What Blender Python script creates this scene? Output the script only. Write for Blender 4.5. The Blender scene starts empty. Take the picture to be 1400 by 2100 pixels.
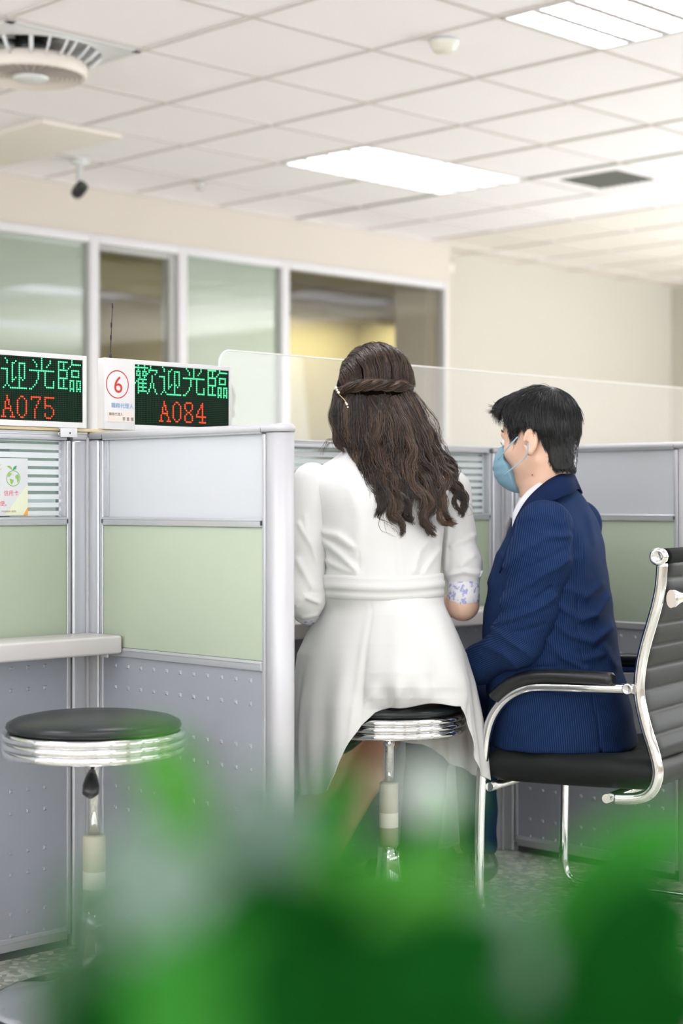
import bpy, math, random
import numpy as np
from mathutils import Vector, Matrix, Euler

PI = math.pi
S2 = math.sqrt(0.5)
scene = bpy.context.scene
COL = scene.collection

# ------------------------------------------------------------------ camera, world, lights
cam_data = bpy.data.cameras.new('camera')
camera = bpy.data.objects.new('camera', cam_data)
COL.objects.link(camera)
camera.location = (0, 0, 1.05)
camera.rotation_euler = (PI / 2, 0, 0)
cam_data.lens = 59.7
cam_data.sensor_width = 36
cam_data.shift_y = -23 / 2100
cam_data.clip_start = 0.02
cam_data.dof.use_dof = True
cam_data.dof.focus_distance = 3.95
cam_data.dof.aperture_fstop = 2.5
scene.camera = camera

world = bpy.data.worlds.new('world')
scene.world = world
world.use_nodes = True
world.node_tree.nodes['Background'].inputs[0].default_value = (1.0, 0.98, 0.95, 1)
world.node_tree.nodes['Background'].inputs[1].default_value = 1.0

vs = scene.view_settings
vs.view_transform = 'Standard'
vs.look = 'None'
vs.gamma = 1
vs.exposure = 0.24
vs.use_curve_mapping = False
scene.cycles.use_denoising = True
scene.cycles.max_bounces = 8
scene.cycles.diffuse_bounces = 5
scene.cycles.glossy_bounces = 4
scene.cycles.transparent_max_bounces = 16
scene.cycles.sample_clamp_indirect = 6
scene.cycles.caustics_reflective = False
scene.cycles.caustics_refractive = False

LAMP_POWER = 17.0
WINDOW_POWER = 148.0

def ab(a, b, z=0.0):
    """room axes: a runs right and away, b runs left and away from the camera"""
    return Vector(((a - b) * S2, (a + b) * S2, z))

def at(x, y, d):
    """point seen at pixel x, y of the photograph at a distance d in front of the camera"""
    return Vector(((x - 700) / 3482 * d, d, 1.05 - (y - 1027) / 3482 * d))

def area_light(name, loc, rot, sx, sy, power, color=(1, 1, 1)):
    ld = bpy.data.lights.new(name, 'AREA')
    ld.shape = 'RECTANGLE'
    ld.size, ld.size_y = sx, sy
    ld.energy = power
    ld.color = color
    o = bpy.data.objects.new(name, ld)
    COL.objects.link(o)
    o.location = loc
    o.rotation_euler = rot
    return o

# daylight entering through the windows of the wall behind the camera (b = -4) and, tipped up to brighten the ceiling, of the left wall
DAY = (0.86, 0.93, 1.0)
for k, a0 in enumerate((-1.2, 1.4, 4.0, 6.6, 9.2)):
    area_light('daylight_fill', ab(a0, -3.93, 1.65), (PI / 2 + 0.12, 0, PI / 4), 2.0, 1.45, 26, DAY)
for b0 in (-1.5, 1.5, 4.5):
    area_light('daylight_fill', ab(-2.5, b0, 1.65), (PI / 2 + 1.3, 0, -PI / 4), 2.0, 1.4, 138, DAY)
for b0 in (1.2, 3.3):
    area_light('daylight_fill', ab(10.6, b0, 0.95), (PI / 2 + 1.3, 0, PI * 0.75), 2.0, 1.4, 195, DAY)  # added uplights, no windows in this wall; they brighten the ceiling
area_light('adjoining_room_fill', ab(9.6, 9.6, 2.585), (0, 0, PI / 4), 1.2, 0.7, 27, (1, 0.95, 0.85))  # unseen lights added under the ceiling to brighten the khaki room
area_light('adjoining_room_fill', ab(6.6, 9.6, 2.585), (0, 0, PI / 4), 1.2, 0.7, 1.5, (1, 0.95, 0.85))

# ------------------------------------------------------------------ materials
MATS = {}
def principled(name, color, rough=0.5, metal=0.0, **kw):
    m = bpy.data.materials.new(name)
    m.use_nodes = True
    b = m.node_tree.nodes['Principled BSDF']
    b.inputs['Base Color'].default_value = (*color, 1)
    b.inputs['Roughness'].default_value = rough
    b.inputs['Metallic'].default_value = metal
    for k, v in kw.items():
        b.inputs[k.replace('_', ' ')].default_value = v
    MATS[name] = m
    return m

def N(m, kind, **props):
    n = m.node_tree.nodes.new(kind)
    for k, v in props.items():
        setattr(n, k, v)
    return n

def L(m, a, b):
    m.node_tree.links.new(a, b)

def bsdf(m):
    return m.node_tree.nodes['Principled BSDF']

def add_noise_color(m, c1, c2, scale, detail=3, lo=0.35, hi=0.65, coord='Object', vscale=None):
    tc = N(m, 'ShaderNodeTexCoord')
    nz = N(m, 'ShaderNodeTexNoise')
    nz.inputs['Scale'].default_value = scale
    nz.inputs['Detail'].default_value = detail
    src = tc.outputs[coord]
    if vscale:
        mp = N(m, 'ShaderNodeMapping')
        mp.inputs['Scale'].default_value = vscale
        L(m, src, mp.inputs[0]); src = mp.outputs[0]
    L(m, src, nz.inputs['Vector'])
    cr = N(m, 'ShaderNodeValToRGB')
    cr.color_ramp.elements[0].position = lo
    cr.color_ramp.elements[1].position = hi
    cr.color_ramp.elements[0].color = (*c1, 1)
    cr.color_ramp.elements[1].color = (*c2, 1)
    L(m, nz.outputs['Fac'], cr.inputs[0])
    L(m, cr.outputs[0], bsdf(m).inputs['Base Color'])
    return cr

def add_bump(m, scale, strength=0.2, dist=0.001, detail=2, kind='noise', vscale=None):
    tc = N(m, 'ShaderNodeTexCoord')
    src = tc.outputs['Object']
    if vscale:
        mp = N(m, 'ShaderNodeMapping')
        mp.inputs['Scale'].default_value = vscale
        L(m, src, mp.inputs[0]); src = mp.outputs[0]
    nz = N(m, 'ShaderNodeTexNoise')
    nz.inputs['Scale'].default_value = scale
    nz.inputs['Detail'].default_value = detail
    L(m, src, nz.inputs['Vector'])
    bp = N(m, 'ShaderNodeBump')
    bp.inputs['Strength'].default_value = strength
    bp.inputs['Distance'].default_value = dist
    L(m, nz.outputs['Fac'], bp.inputs['Height'])
    L(m, bp.outputs[0], bsdf(m).inputs['Normal'])

def emission(name, color, strength):
    m = bpy.data.materials.new(name)
    m.use_nodes = True
    nt = m.node_tree
    nt.nodes.clear()
    e = nt.nodes.new('ShaderNodeEmission')
    o = nt.nodes.new('ShaderNodeOutputMaterial')
    e.inputs[0].default_value = (*color, 1)
    e.inputs[1].default_value = strength
    nt.links.new(e.outputs[0], o.inputs[0])
    MATS[name] = m
    return m

principled("wall_paint", (0.63, 0.565, 0.50), 0.75)
principled('wall_cream', (0.58, 0.545, 0.48), 0.75)
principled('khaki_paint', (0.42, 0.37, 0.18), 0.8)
principled('ceiling_tile', (0.94, 0.895, 0.92), 0.85)
add_bump(MATS['ceiling_tile'], 60, 0.25, 0.002)
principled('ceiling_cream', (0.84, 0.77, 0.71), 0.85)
principled('t_bar_shadow', (0.62, 0.57, 0.54), 0.5)  # darker taupe paints the shadow gap along the bars
principled('t_bar_dark', (0.33, 0.34, 0.30), 0.5)
principled('white_plastic', (0.72, 0.72, 0.73), 0.35)
principled('white_metal', (0.70, 0.70, 0.72), 0.35)
principled('ivory_plastic', (0.78, 0.74, 0.64), 0.4)
principled('window_alu', (0.68, 0.66, 0.68), 0.35)
principled('window_alu_dark', (0.42, 0.42, 0.40), 0.4)
principled('alu', (0.56, 0.57, 0.60), 0.32, 0.55)
principled('alu_light', (0.53, 0.53, 0.555), 0.42, 0.15)
principled('groove', (0.05, 0.05, 0.06), 0.6)
principled('panel_white', (0.555, 0.575, 0.605), 0.5)
principled('panel_green', (0.42, 0.49, 0.375), 0.6)
principled('panel_grey', (0.41, 0.43, 0.475), 0.38, 0.35)
principled('bare_ply', (0.75, 0.62, 0.38), 0.6)
principled('worktop', (0.62, 0.595, 0.59), 0.35)
principled('desk_grey', (0.26, 0.28, 0.27), 0.5)
principled('chrome', (0.78, 0.78, 0.78), 0.05, 1.0)
principled('brushed_steel', (0.72, 0.72, 0.71), 0.22, 1.0)
principled('black_vinyl', (0.014, 0.017, 0.018), 0.30, Specular_IOR_Level=0.35)
add_bump(MATS['black_vinyl'], 350, 0.25, 0.0004)
principled('black_leather', (0.012, 0.014, 0.0135), 0.52, Specular_IOR_Level=0.2)
add_bump(MATS['black_leather'], 260, 0.35, 0.0006)
principled('black_plastic', (0.014, 0.016, 0.016), 0.32)
principled('beige_plastic', (0.50, 0.47, 0.36), 0.45)
principled('label_paper', (0.78, 0.76, 0.66), 0.6)
principled('led_board', (0.004, 0.018, 0.009), 0.7, Specular_IOR_Level=0.1)
principled('led_off', (0.07, 0.09, 0.065), 0.6)
emission('led_green', (0.10, 1.0, 0.36), 2.0)
emission('led_red', (1.0, 0.05, 0.02), 2.6)
emission('tube_glow', (1.0, 0.98, 1.0), 9.0)
principled('louvre', (0.70, 0.70, 0.76), 0.3, 0.8)
principled('red_print', (0.60, 0.02, 0.015), 0.5)
principled('blue_print', (0.10, 0.32, 0.62), 0.5)
principled('grey_print', (0.12, 0.12, 0.11), 0.5)
principled('pink_print', (0.80, 0.10, 0.14), 0.5)
principled('gold_print', (0.55, 0.50, 0.12), 0.5)
principled('brown_print', (0.40, 0.22, 0.12), 0.5)
principled('green_print', (0.28, 0.50, 0.12), 0.5)
principled('dark_green_print', (0.05, 0.35, 0.16), 0.5)
principled('keyboard_grey', (0.3, 0.3, 0.3), 0.5)
principled('pale_paper', (0.68, 0.70, 0.72), 0.5)
principled('pale_green_paper', (0.76, 0.80, 0.60), 0.5)
principled('orange_paper', (0.88, 0.40, 0.05), 0.5)
principled('name_card', (0.80, 0.72, 0.66), 0.5)

# terrazzo floor
m = principled('terrazzo', (0.4, 0.4, 0.36), 0.16)
tc = N(m, 'ShaderNodeTexCoord')
vo = N(m, 'ShaderNodeTexVoronoi'); vo.inputs['Scale'].default_value = 62
vo.inputs['Randomness'].default_value = 1.0
L(m, tc.outputs['Object'], vo.inputs['Vector'])
cr = N(m, 'ShaderNodeValToRGB'); cr.color_ramp.interpolation = 'CONSTANT'
els = cr.color_ramp.elements
els[0].position = 0.0; els[0].color = (0.33, 0.34, 0.31, 1)
els[1].position = 0.30; els[1].color = (0.48, 0.48, 0.40, 1)
for p_, c_ in ((0.5, (0.40, 0.41, 0.34)), (0.66, (0.72, 0.70, 0.60)), (0.82, (0.55, 0.54, 0.46)), (0.92, (0.80, 0.78, 0.69))):
    e = els.new(p_); e.color = (*c_, 1)
L(m, vo.outputs['Color'], cr.inputs[0])
L(m, cr.outputs[0], bsdf(m).inputs['Base Color'])

# glass kinds
def clear_glass(name, tint, gloss_fac, haze_fac=0.0, haze=(1, 1, 1), rough=0.0):
    m = bpy.data.materials.new(name)
    m.use_nodes = True
    nt = m.node_tree
    nt.nodes.clear()
    o = nt.nodes.new('ShaderNodeOutputMaterial')
    t = nt.nodes.new('ShaderNodeBsdfTransparent'); t.inputs[0].default_value = (*tint, 1)
    g = nt.nodes.new('ShaderNodeBsdfGlossy'); g.inputs['Roughness'].default_value = rough
    mx = nt.nodes.new('ShaderNodeMixShader'); mx.inputs[0].default_value = gloss_fac
    if haze_fac:
        d = nt.nodes.new('ShaderNodeBsdfDiffuse'); d.inputs[0].default_value = (*haze, 1)
        mh = nt.nodes.new('ShaderNodeMixShader'); mh.inputs[0].default_value = haze_fac
        nt.links.new(t.outputs[0], mh.inputs[1]); nt.links.new(d.outputs[0], mh.inputs[2])
        base = mh.outputs[0]
    else:
        base = t.outputs[0]
    nt.links.new(base, mx.inputs[1]); nt.links.new(g.outputs[0], mx.inputs[2])
    nt.links.new(mx.outputs[0], o.inputs[0])
    MATS[name] = m
    return m
clear_glass('acrylic', (0.97, 0.975, 0.97), 0.045, 0.17, (0.95, 0.93, 0.90), 0.02)  # diffuse haze puts part of the reflected window light into the sheet
clear_glass('acrylic_edge', (0.9, 0.92, 0.9), 0.12, 0.75, (0.98, 0.98, 0.96))
clear_glass('window_clear', (0.92, 0.92, 0.88), 0.03)
clear_glass('window_green', (0.50, 0.56, 0.48), 0.10, 0.55, (0.50, 0.58, 0.48), 0.03)
clear_glass('partition_glass', (0.70, 0.80, 0.79), 0.08, 0.10, (0.5, 0.6, 0.6), 0.05)
principled('monitor_case', (0.025, 0.055, 0.058), 0.5)
clear_glass('frosted_band', (0.9, 0.93, 0.95), 0.05, 0.86, (0.86, 0.90, 0.93), 0.2)

# ------------------------------------------------------------------ mesh builder
class MB:
    def __init__(self):
        self.v = []; self.f = []; self.mi = []; self.sm = []
        self.cur = 0; self.smooth = False
        self.T = Matrix.Identity(4)
    def addv(self, pts):
        n = len(self.v)
        for p in pts:
            self.v.append(tuple(self.T @ Vector(p)))
        return n
    def face(self, idx, smooth=None):
        self.f.append(tuple(idx)); self.mi.append(self.cur)
        self.sm.append(self.smooth if smooth is None else smooth)
    def box(self, x0, x1, y0, y1, z0, z1, bev=0.0):
        if bev > 0:
            b = min(bev, (x1 - x0) / 2.01, (y1 - y0) / 2.01, (z1 - z0) / 2.01)
            return self._bevbox(x0, x1, y0, y1, z0, z1, b)
        n = self.addv([(x0, y0, z0), (x1, y0, z0), (x1, y1, z0), (x0, y1, z0), (x0, y0, z1), (x1, y0, z1), (x1, y1, z1), (x0, y1, z1)])
        for q in ((0, 3, 2, 1), (4, 5, 6, 7), (0, 1, 5, 4), (1, 2, 6, 5), (2, 3, 7, 6), (3, 0, 4, 7)):
            self.face([n + i for i in q], False)
        return self
    def _bevbox(self, x0, x1, y0, y1, z0, z1, b):
        # rounded box from a subdivided cube: inner box plus normalised offsets
        lo = Vector((x0 + b, y0 + b, z0 + b)); hi = Vector((x1 - b, y1 - b, z1 - b))
        g = [-1, -0.6, -0.2, 0.2, 0.6, 1]
        ang = [-1.0, -0.5, 0.0]
        coords = [(0, -1.0), (0, -0.414), (0, 0.0), (1, 0.0), (1, 0.414), (1, 1.0)]
        idx = {}
        def vert(i, j, k):
            key = (i, j, k)
            if key in idx: return idx[key]
            o = Vector((coords[i][1], coords[j][1], coords[k][1]))
            if o.length > 1e-9:
                mx = max(abs(o.x), abs(o.y), abs(o.z))
                o = o.normalized() * b
            base = Vector((hi.x if coords[i][0] else lo.x, hi.y if coords[j][0] else lo.y, hi.z if coords[k][0] else lo.z))
            idx[key] = self.addv([base + o])
            return idx[key]
        for i in range(5):
            for j in range(5):
                self.face([vert(i, j, 0), vert(i, j + 1, 0), vert(i + 1, j + 1, 0), vert(i + 1, j, 0)], True)
                self.face([vert(i, j, 5), vert(i + 1, j, 5), vert(i + 1, j + 1, 5), vert(i, j + 1, 5)], True)
                self.face([vert(i, 0, j), vert(i + 1, 0, j), vert(i + 1, 0, j + 1), vert(i, 0, j + 1)], True)
                self.face([vert(i, 5, j), vert(i, 5, j + 1), vert(i + 1, 5, j + 1), vert(i + 1, 5, j)], True)
                self.face([vert(0, i, j), vert(0, i, j + 1), vert(0, i + 1, j + 1), vert(0, i + 1, j)], True)
                self.face([vert(5, i, j), vert(5, i + 1, j), vert(5, i + 1, j + 1), vert(5, i, j + 1)], True)
        return self
    def lathe(self, prof, cx=0, cy=0, n=32, cap=True, smooth=True, a0=0, sy=1.0):
        rings = []
        for r, z in prof:
            rings.append(self.addv([(cx + r * math.cos(a0 + 2 * PI * i / n), cy + sy * r * math.sin(a0 + 2 * PI * i / n), z) for i in range(n)]))
        for k in range(len(rings) - 1):
            A, B = rings[k], rings[k + 1]
            for i in range(n):
                j = (i + 1) % n
                self.face((A + i, A + j, B + j, B + i), smooth)
        if cap:
            self.face([rings[0] + i for i in range(n)][::-1], False)
            self.face([rings[-1] + i for i in range(n)], False)
        return self
    def tube(self, pts, r, n=12, cap=True, closed=False, flat=None):
        """tube along points; r a number or a list; flat=(dir, k) squashes the section along dir"""
        P = [Vector(p) for p in pts]
        m_ = len(P)
        rr = r if isinstance(r, (list, tuple)) else [r] * m_
        T = []
        for i in range(m_):
            if closed:
                t = P[(i + 1) % m_] - P[i - 1]
            else:
                t = P[min(i + 1, m_ - 1)] - P[max(i - 1, 0)]
            T.append(t.normalized() if t.length > 1e-9 else Vector((0, 0, 1)))
        up = Vector((0, 0, 1))
        if abs(T[0].dot(up)) > 0.9: up = Vector((1, 0, 0))
        nrm = (up - T[0] * up.dot(T[0])).normalized()
        rings = []
        for i in range(m_):
            nrm = (nrm - T[i] * nrm.dot(T[i]))
            nrm.normalize()
            bi = T[i].cross(nrm)
            ring = []
            for k in range(n):
                a = 2 * PI * k / n
                o = nrm * math.cos(a) * rr[i] + bi * math.sin(a) * rr[i]
                if flat:
                    d = Vector(flat[0]); c = o.dot(d)
                    o = o - d * c * (1 - flat[1])
                ring.append(P[i] + o)
            rings.append(self.addv(ring))
        segs = m_ if closed else m_ - 1
        for i in range(segs):
            A, B = rings[i], rings[(i + 1) % m_]
            for k in range(n):
                j = (k + 1) % n
                self.face((A + k, A + j, B + j, B + k), True)
        if cap and not closed:
            self.face([rings[0] + k for k in range(n)][::-1], False)
            self.face([rings[-1] + k for k in range(n)], False)
        return self
    def prism(self, poly, z0, z1, axis='z', smooth=False):
        """extrude a 2-D polygon; axis gives the extrusion axis"""
        def p3(u, v, w):
            return {'z': (u, v, w), 'y': (u, w, v), 'x': (w, u, v)}[axis]
        n = len(poly)
        A = self.addv([p3(u, v, z0) for u, v in poly])
        B = self.addv([p3(u, v, z1) for u, v in poly])
        self.face([A + i for i in range(n)][::-1], False)
        self.face([B + i for i in range(n)], False)
        for i in range(n):
            j = (i + 1) % n
            self.face((A + i, A + j, B + j, B + i), smooth)
        return self
    def build(self, name, mat, parent=None, loc=None, rotz=None, fix=False):
        me = bpy.data.meshes.new(name)
        me.from_pydata(self.v, [], self.f)
        mats = mat if isinstance(mat, (list, tuple)) else [mat]
        for mm in mats:
            me.materials.append(MATS[mm] if isinstance(mm, str) else mm)
        me.polygons.foreach_set('material_index', self.mi)
        me.polygons.foreach_set('use_smooth', self.sm)
        me.update()
        if fix:
            import bmesh
            bm = bmesh.new(); bm.from_mesh(me)
            bmesh.ops.recalc_face_normals(bm, faces=bm.faces)
            bm.to_mesh(me); bm.free()
        o = bpy.data.objects.new(name, me)
        COL.objects.link(o)
        if parent: o.parent = parent
        if loc is not None: o.location = loc
        if rotz is not None: o.rotation_euler = (0, 0, rotz)
        return o

def tag(o, label=None, cat=None, group=None, kind=None):
    if label: o['label'] = label
    if cat: o['category'] = cat
    if group: o['group'] = group
    if kind: o['kind'] = kind
    return o

def empty(name, loc=(0, 0, 0), rz=0):
    o = bpy.data.objects.new(name, None)
    COL.objects.link(o)
    o.location = loc
    o.rotation_euler = (0, 0, rz)
    o.empty_display_size = 0.05
    return o

def copy_tree(o, parent=None):
    c = o.copy()
    COL.objects.link(c)
    c.parent = parent
    for ch in list(o.children):
        copy_tree(ch, c)
    return c

def structure(o):
    o['kind'] = 'structure'
    return o

def text_mesh(s, size_h=None, width=None, name='lettering', mat='red_print', parent=None, x=0, z=0, y=-0.0006, anchor='l', bold=0.0):
    """printed lettering lying on a vertical face (local x right, z up), as a mesh"""
    cu = bpy.data.curves.new(name, 'FONT')
    cu.body = s
    cu.size = 1.0
    cu.offset = bold
    cu.resolution_u = 4
    tmp = bpy.data.objects.new('tmp', cu)
    COL.objects.link(tmp)
    dg = bpy.context.evaluated_depsgraph_get()
    dg.update()
    me = bpy.data.meshes.new_from_object(tmp.evaluated_get(dg))
    bpy.data.objects.remove(tmp)
    co = np.empty(len(me.vertices) * 3)
    me.vertices.foreach_get('co', co)
    co = co.reshape(-1, 3)
    if len(co) == 0:
        return None
    lo, hi = co.min(0), co.max(0)
    w, h = hi[0] - lo[0], hi[1] - lo[1]
    if size_h and width: sx, sz = width / w, size_h / h
    elif width: sx = sz = width / w
    else: sx = sz = size_h / h
    px = (co[:, 0] - lo[0]) * sx
    pz = (co[:, 1] - lo[1]) * sz
    if anchor == 'r': px -= w * sx
    if anchor == 'c': px -= w * sx / 2
    out = np.stack([px + x, np.full(len(px), y), pz + z], 1)
    me.vertices.foreach_set('co', out.reshape(-1))
    me.materials.clear()
    me.materials.append(MATS[mat])
    me.name = name
    me.update()
    o = bpy.data.objects.new(name, me)
    COL.objects.link(o)
    if parent: o.parent = parent
    return o

# ------------------------------------------------------------------ the room shell (built in room axes a, b)
CEIL = 2.726
A0, A1, B0, B1 = -3.0, 11.35, -4.0, 7.34
NA, NB, TL = 5.152, 4.986, 0.6
BSET = 7.62            # the wall beyond the corner stands a little further back
ACOR = 8.345

mb = MB(); mb.box(A0, A1, B0, 10.6, -0.05, 0.0)
structure(mb.build('floor', 'terrazzo', rotz=PI / 4))

LAMPS = [(1, 1, 2, 1), (-1, -3, 1, 1), (-1, 1, 2, 1), (-4, -3, 2, 1), (-6, 1, 2, 1), (-3, -6, 2, 1), (1, -6, 2, 1), (4, -3, 2, 1),
         (-8, -3, 2, 1), (-7, -6, 2, 1), (-3, -10, 2, 1), (2, -10, 2, 1), (6, -7, 2, 1), (-8, -10, 2, 1), (7, -1, 2, 1)]
LAMPS[2] = (-4, 2, 2, 1)
FANS = [(-3, 0)]
VENT = (3, 0)
skip = set()
for (i, j, w, h) in LAMPS:
    for di in range(w):
        for dj in range(h):
            skip.add((i + di, j + dj))
for f_ in FANS: skip.add(f_)
skip.add(VENT)

mb = MB()
ia0, ia1 = math.floor((A0 - NA) / TL), math.ceil((A1 - NA) / TL)
jb0, jb1 = math.floor((B0 - NB) / TL), math.ceil((BSET - NB) / TL)
rnd = random.Random(3)
for i in range(ia0, ia1):
    for j in range(jb0, jb1):
        if (i, j) in skip: continue
        x0, x1 = max(A0, NA + i * TL), min(A1, NA + (i + 1) * TL)
        y0, y1 = max(B0, NB + j * TL), min(BSET, NB + (j + 1) * TL)
        if x1 <= x0 or y1 <= y0: continue
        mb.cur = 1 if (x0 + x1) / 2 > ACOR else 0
        dz = rnd.uniform(0, 0.003)
        mb.box(x0, x1, y0, y1, CEIL + 0.004 + dz, CEIL + 0.018)
for i in range(ia0, ia1 + 1):
    x = NA + i * TL
    if not A0 < x < A1: continue
    mb.cur = 3 if i == 3 else 2
    w = 0.014 if i == 3 else 0.0075
    mb.box(x - w, x + w, B0, BSET, CEIL, CEIL + 0.006)
for j in range(jb0, jb1 + 1):
    y = NB + j * TL
    if not B0 < y < BSET: continue
    mb.cur = 2
    mb.box(A0, A1, y - 0.0075, y + 0.0075, CEIL - 0.0005, CEIL + 0.0055)
mb.cur = 2
mb.box(A0, A1, B1 - 0.012, B1, CEIL - 0.012, CEIL + 0.006)
structure(mb.build('ceiling', ['ceiling_tile', 'ceiling_cream', 't_bar_shadow', 't_bar_dark'], rotz=PI / 4))
mb = MB(); mb.box(A0, A1, B0, BSET, CEIL + 0.25, CEIL + 0.3)
structure(mb.build('ceiling', 'ceiling_tile', rotz=PI / 4))

# wall with the interior windows (b = 7.34)
WINZ0, WINZ1 = 1.02, 2.47
mb = MB()
mb.box(A0, ACOR, B1, B1 + 0.14, WINZ1, CEIL + 0.3)
mb.box(A0, ACOR, B1, B1 + 0.14, 0, WINZ0)
mb.box(A0, 2.6, B1, B1 + 0.14, WINZ0, WINZ1)
mb.box(8.303, ACOR, B1, B1 + 0.14, WINZ0, WINZ1)
mb.box(ACOR - 0.08, ACOR, B1 + 0.14, BSET + 0.14, 0, CEIL + 0.3)
structure(mb.build('wall_back', 'wall_paint', rotz=PI / 4))
mb = MB(); mb.box(ACOR, A1 + 0.1, BSET, BSET + 0.14, 0, CEIL + 0.3)
mb.box(A1 - 0.06, A1 + 0.1, B0, BSET, 0, CEIL + 0.3)
structure(mb.build('wall_right', 'wall_cream', rotz=PI / 4))
# wall behind the camera with five daylight windows, and the wall on the left with three
mb = MB()
mb.box(A0, A1, B0 - 0.12, B0, 0, 0.9); mb.box(A0, A1, B0 - 0.12, B0, 2.4, CEIL + 0.3)
edges = [A0, -2.2, -0.2, 0.4, 2.4, 3.0, 5.0, 5.6, 7.6, 8.2, 10.2, A1]
for k in range(0, len(edges), 2):
    mb.box(edges[k], edges[k + 1], B0 - 0.12, B0, 0.9, 2.4)
structure(mb.build('wall_front', 'wall_paint', rotz=PI / 4))
mb = MB()
mb.box(A0 - 0.12, A0, B0, B1, 0, 0.9); mb.box(A0 - 0.12, A0, B0, B1, 2.4, CEIL + 0.3)
edges = [B0, -2.5, -0.5, 0.5, 2.5, 3.5, 5.5, B1]
for k in range(0, len(edges), 2):
    mb.box(A0 - 0.12, A0, edges[k], edges[k + 1], 0.9, 2.4)
structure(mb.build('wall_left', 'wall_paint', rotz=PI / 4))
# beam that meets the window wall, lower than the tiles
mb = MB(); mb.box(4.35, 4.79, 6.21, B1, CEIL - 0.014, CEIL + 0.02, 0.004)
structure(mb.build('trim_1', 'ceiling_cream', rotz=PI / 4))
# adjoining room seen through the clear panes
mb = MB()
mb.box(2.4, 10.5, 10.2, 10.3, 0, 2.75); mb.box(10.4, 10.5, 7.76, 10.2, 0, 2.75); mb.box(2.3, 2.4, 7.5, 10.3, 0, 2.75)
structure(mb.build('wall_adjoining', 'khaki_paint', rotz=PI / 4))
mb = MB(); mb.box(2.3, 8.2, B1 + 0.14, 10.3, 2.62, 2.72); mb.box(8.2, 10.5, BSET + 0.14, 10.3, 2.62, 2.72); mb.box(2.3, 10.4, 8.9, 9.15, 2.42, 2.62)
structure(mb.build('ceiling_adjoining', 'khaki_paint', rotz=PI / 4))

def window(n, a0, a1, glass, dark_side=False):
    r = structure(empty('window_%d' % n, (0, 0, 0), PI / 4))
    m_ = MB()
    w = 0.030
    b0, b1 = B1 - 0.015, B1 + 0.06
    m_.box(a0 - w, a0 + w, b0, b1, WINZ0, WINZ1, 0.004)
    m_.box(a0 + w, a1 - w, b0, b1, WINZ1 - 0.045, WINZ1, 0.004)
    m_.box(a0 + w, a1 - w, b0, b1, WINZ0, WINZ0 + 0.05, 0.004)
    m_.build('window_frame', 'window_alu', r)
    if dark_side:
        m_ = MB(); m_.box(a1 - w - 0.05, a1 - w, b0 + 0.025, b1 + 0.02, WINZ0 + 0.05, WINZ1 - 0.045, 0.003)
        m_.box(a0 + w, a1 - w - 0.05, b0 + 0.03, b1 + 0.02, WINZ1 - 0.075, WINZ1 - 0.045, 0.003)
        m_.build('sliding_sash', 'window_alu_dark', r)
    m_ = MB(); m_.box(a0 + w, a1 - w, B1 + 0.02, B1 + 0.026, WINZ0 + 0.05, WINZ1 - 0.045)
    m_.build('pane', glass, r)
    return r
window(1, 4.02, 5.468, 'window_green')
window(2, 5.468, 6.078, 'window_clear', True)
window(3, 6.078, 6.862, 'window_green')
r = window(4, 6.862, 8.30, 'window_clear')
window(5, 2.6, 4.02, 'window_clear')
mb = MB(); mb.box(8.275, 8.303, B1 - 0.015, B1 + 0.06, WINZ0, WINZ1, 0.004); mb.build('window_frame', 'window_alu', r)

# ------------------------------------------------------------------ ceiling fixtures
def luminaire(i, j, w, h, label):
    r = empty('ceiling_light', ab(NA + i * TL, NB + j * TL, CEIL), PI / 4)
    tag(r, label, 'ceiling light', 'louvred ceiling lights')
    W, H = w * TL, h * TL
    e = 0.008
    m_ = MB()
    m_.box(e, W - e, e, e + 0.012, -0.002, 0.09); m_.box(e, W - e, H - e - 0.012, H - e, -0.002, 0.09)
    m_.box(e, e + 0.012, e, H - e, -0.002, 0.09); m_.box(W - e - 0.012, W - e, e, H - e, -0.002, 0.09)
    m_.box(e, W - e, e, H - e, 0.09, 0.1)
    m_.build('housing', 'white_metal', r)
    # reflector louvre: three long channels and cross blades
    m_ = MB()
    nch = 4
    for k in range(1, nch):
        y = H * k / nch
        m_.prism([(y - 0.016, 0.0), (y + 0.016, 0.0), (y + 0.004, 0.045), (y - 0.004, 0.045)], 0.02, W - 0.02, 'x')
    nb = int(round(W / 0.086))
    for k in range(1, nb):
        x = W * k / nb
        m_.prism([(x - 0.006, 0.002), (x + 0.006, 0.002), (x + 0.001, 0.04), (x - 0.001, 0.04)], 0.02, H - 0.02, 'y')
    m_.build('louvre', 'louvre', r)
    m_ = MB()
    for k in range(nch):
        y = H * (k + 0.5) / nch
        m_.tube([(0.04, y, 0.068), (W - 0.04, y, 0.068)], 0.013, 10)
    m_.build('tubes', 'tube_glow', r)
    c = ab(NA + (i + w / 2) * TL, NB + (j + h / 2) * TL, CEIL + 0.05)
    area_light('lamp_light', c, (0, 0, PI / 4), W - 0.06, H - 0.06, LAMP_POWER * w * h / 2, (1.0, 0.985, 0.985))
    return r
LAMP_LABELS = ['long louvred ceiling light near the middle, above the woman', 'louvred ceiling light cut by the top right corner of the photo']
for k, (i, j, w, h) in enumerate(LAMPS):
    luminaire(i, j, w, h, LAMP_LABELS[k] if k < 2 else 'louvred ceiling light outside the picture, over the rest of the hall')

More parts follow.
